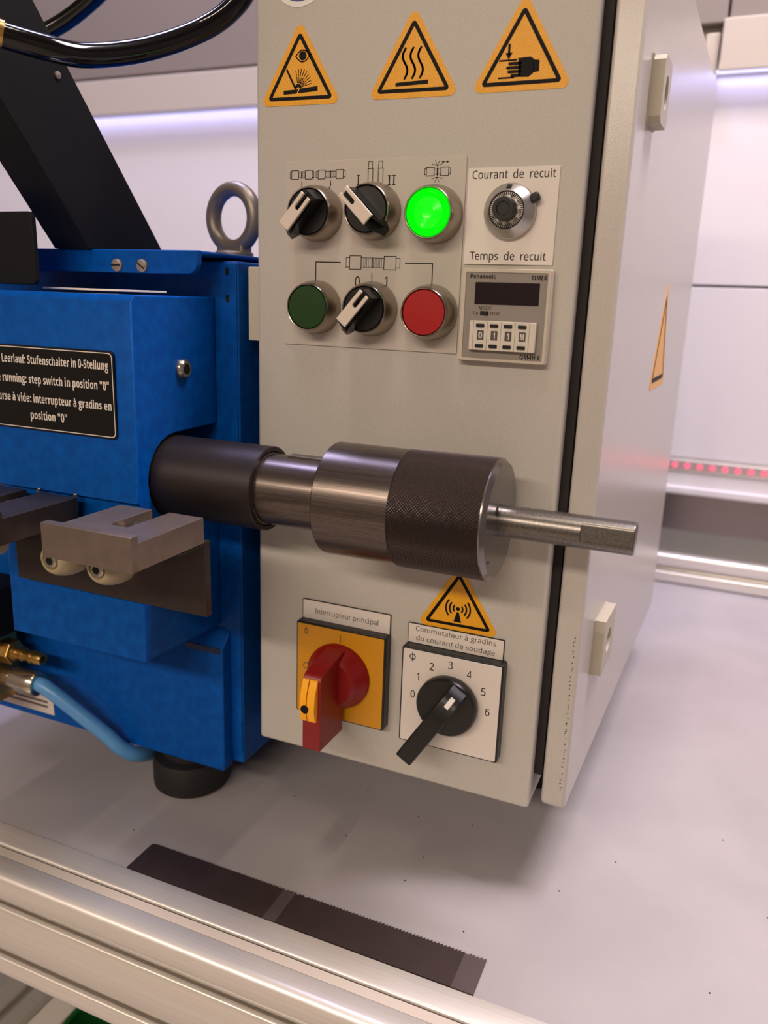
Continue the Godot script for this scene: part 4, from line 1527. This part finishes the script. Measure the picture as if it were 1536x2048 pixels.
# ---------------------------------------------------------------- hoses, blade and the rest
func curve_points(ctrl: Array, n_each := 10) -> PackedVector3Array:
	var q := PackedVector3Array()
	for i in ctrl.size() - 1:
		var p0: Vector3 = ctrl[maxi(i - 1, 0)]
		var p1: Vector3 = ctrl[i]
		var p2: Vector3 = ctrl[i + 1]
		var p3: Vector3 = ctrl[mini(i + 2, ctrl.size() - 1)]
		for k in n_each:
			q.append(p1.cubic_interpolate(p2, p0, p3, float(k) / n_each))
	q.append(ctrl[-1])
	return q


func loose_things() -> void:
	# black hose in front of the column
	var t := thing("black_hose", "thick glossy black hose sagging in front of the leaning column", "hose", Vector3(-187, 39, -264))
	var b := MB.new()
	b.tube(curve_points([Vector3(-221, 133, 100), Vector3(-205, 129.5, 86), Vector3(-195, 130, 68), Vector3(-180, 138.5, 42), Vector3(-164, 152.5, 17), Vector3(-152, 166, 3), Vector3(-147, 183, -8), Vector3(-147, 215, -16), Vector3(-147, 262, -26), Vector3(-150, 305, -60), Vector3(-160, 318, -130), Vector3(-175, 285, -205), Vector3(-185, 200, -250), Vector3(-187, 110, -262), Vector3(-187, 39.5, -264)], 12), 6.0, 28)
	part(t, "hose_body", b, M.black_gloss)
	b = MB.new()
	b.tube(PackedVector3Array([Vector3(-258, 138, 127), Vector3(-257.5, 142, 137), Vector3(-252, 142.6, 138), Vector3(-238, 138.5, 121), Vector3(-219.5, 132.8, 99.4)]), 6.6, 28)
	part(t, "ferrule", b, M.brass, "brass ferrule on the hose end")
	t = thing("black_hose", "second glossy black hose climbing behind the leaning column", "hose", Vector3(-392, 39, -5))
	b = MB.new()
	b.tube(curve_points([Vector3(-392, 41.5, -5), Vector3(-398, 95, -8), Vector3(-396, 140, -26), Vector3(-367, 174, -48), Vector3(-323, 196, -60), Vector3(-283, 218, -60), Vector3(-250, 250, -60), Vector3(-222, 285, -85), Vector3(-206, 292, -140), Vector3(-206, 240, -200), Vector3(-210, 140, -226), Vector3(-212, 39.5, -230)], 10), 6.0, 24)
	part(t, "hose_body", b, M.black_gloss)
	# blue pneumatic tube
	b = MB.new()
	b.tube(curve_points([Vector3(-310.5, -266, 32), Vector3(-303.5, -266, 32), Vector3(-294, -269.5, 31.5), Vector3(-277, -282.5, 27), Vector3(-257, -299, 21), Vector3(-245, -312, 15.5), Vector3(-239, -321.4, 3), Vector3(-244, -329, -22), Vector3(-264, -335, -90)], 10), 5.6, 24)
	single("air_tube", b, M.blue_tube, "light blue air tube curving down from the nickel fitting to the bench", "air tube", Vector3(-270, -341, 0))
	# two thin metal strips lying on the blue block
	b = MB.new()
	b.xf = Transform3D(Basis(Vector3(0, 0, 1), 0.006), Vector3(0, 14.6, 0))
	b.xf.basis = b.xf.basis
	b.box(-300, -204, -2.6, -1.2, 44, 70, 0.2)
	single("metal_strip", b, M.bright_steel, "thin bright metal strip lying on the blue block, lower of the two", "metal strip", Vector3(-250, 12, 52), "thin metal strips on the block")
	b = MB.new()
	b.xf = Transform3D(ALONG_Y, Vector3(0, 0, 0))
	b.prism(PackedVector2Array([Vector2(-262, -22), Vector2(-262, -44), Vector2(-215, -46), Vector2(-178, -34), Vector2(-192, -20)]), 13.5, 14.6, 0.2, 0.2)
	single("metal_strip", b, M.white_plate, "pale pointed metal strip lying on the blue block, upper of the two", "metal strip", Vector3(-214, 12, 50), "thin metal strips on the block")

	# welded piece of band-saw blade lying along the front rail
	t = thing("saw_blade", "short dark piece of welded band saw blade lying along the front rail", "saw blade", Vector3(-67, -341, 75))
	var pitch := 2.15
	var segs := [[-183.0, -83.0, M.blade_steel, "blade_strip"], [-83.0, -79.6, M.blade_weld, "weld_heat_band"], [-79.6, -74.6, M.blade_weld, "weld_seam"], [-74.6, -69.0, M.blade_steel, "weld_heat_band"], [-69.0, 34.0, M.blade_steel, "blade_strip"], [34.0, 46.6, M.blade_weld, "ground_end"]]
	for s in segs:
		b = MB.new()
		b.xf = Transform3D(ALONG_Y, Vector3(0, -341, 0))
		var q := PackedVector2Array([Vector2(s[0], -87.2), Vector2(s[1], -87.2)])
		var x: float = s[1]
		q.append(Vector2(x, -62.2))
		while x - pitch > s[0]:
			q.append(Vector2(x - 0.35, -60.9))
			q.append(Vector2(x - pitch, -62.3))
			x -= pitch
		q.append(Vector2(s[0], -62.2))
		b.prism(q, 0.02, 0.92 if s[3] != "weld_seam" else 1.05)
		part(t, s[3], b, s[2])
	# crumbs on the bench
	var rng := RandomNumberGenerator.new()
	rng.seed = 7
	b = MB.new()
	for i in 26:
		b.xf = Transform3D(ALONG_Y, Vector3(rng.randf_range(-230, 260), -341, rng.randf_range(-120, 80)))
		b.lathe([Vector2(0.5, 0.0), Vector2(0.45, 0.3), Vector2(0, 0.4)], 6)
	var crumbs := single("metal_crumbs", b, M.ink, "scattered tiny dark crumbs on the grey table top", "crumbs", Vector3(0, -341, 0))
	crumbs.set_meta("kind", "stuff")
	# green bin on the lower shelf, seen under the front rail
	b = MB.new()
	b.xf = Transform3D(ALONG_Y, Vector3(-281, -645, 6))
	b.lathe([Vector2(0, 0), Vector2(38, 0), Vector2(44, 40), Vector2(47, 41), Vector2(47, 46), Vector2(43, 46), Vector2(36, 4), Vector2(0, 4)], 40)
	single("green_bin", b, M.bin_green, "round green bin on the lower shelf under the bench", "bin", Vector3(-281, -645, 6))
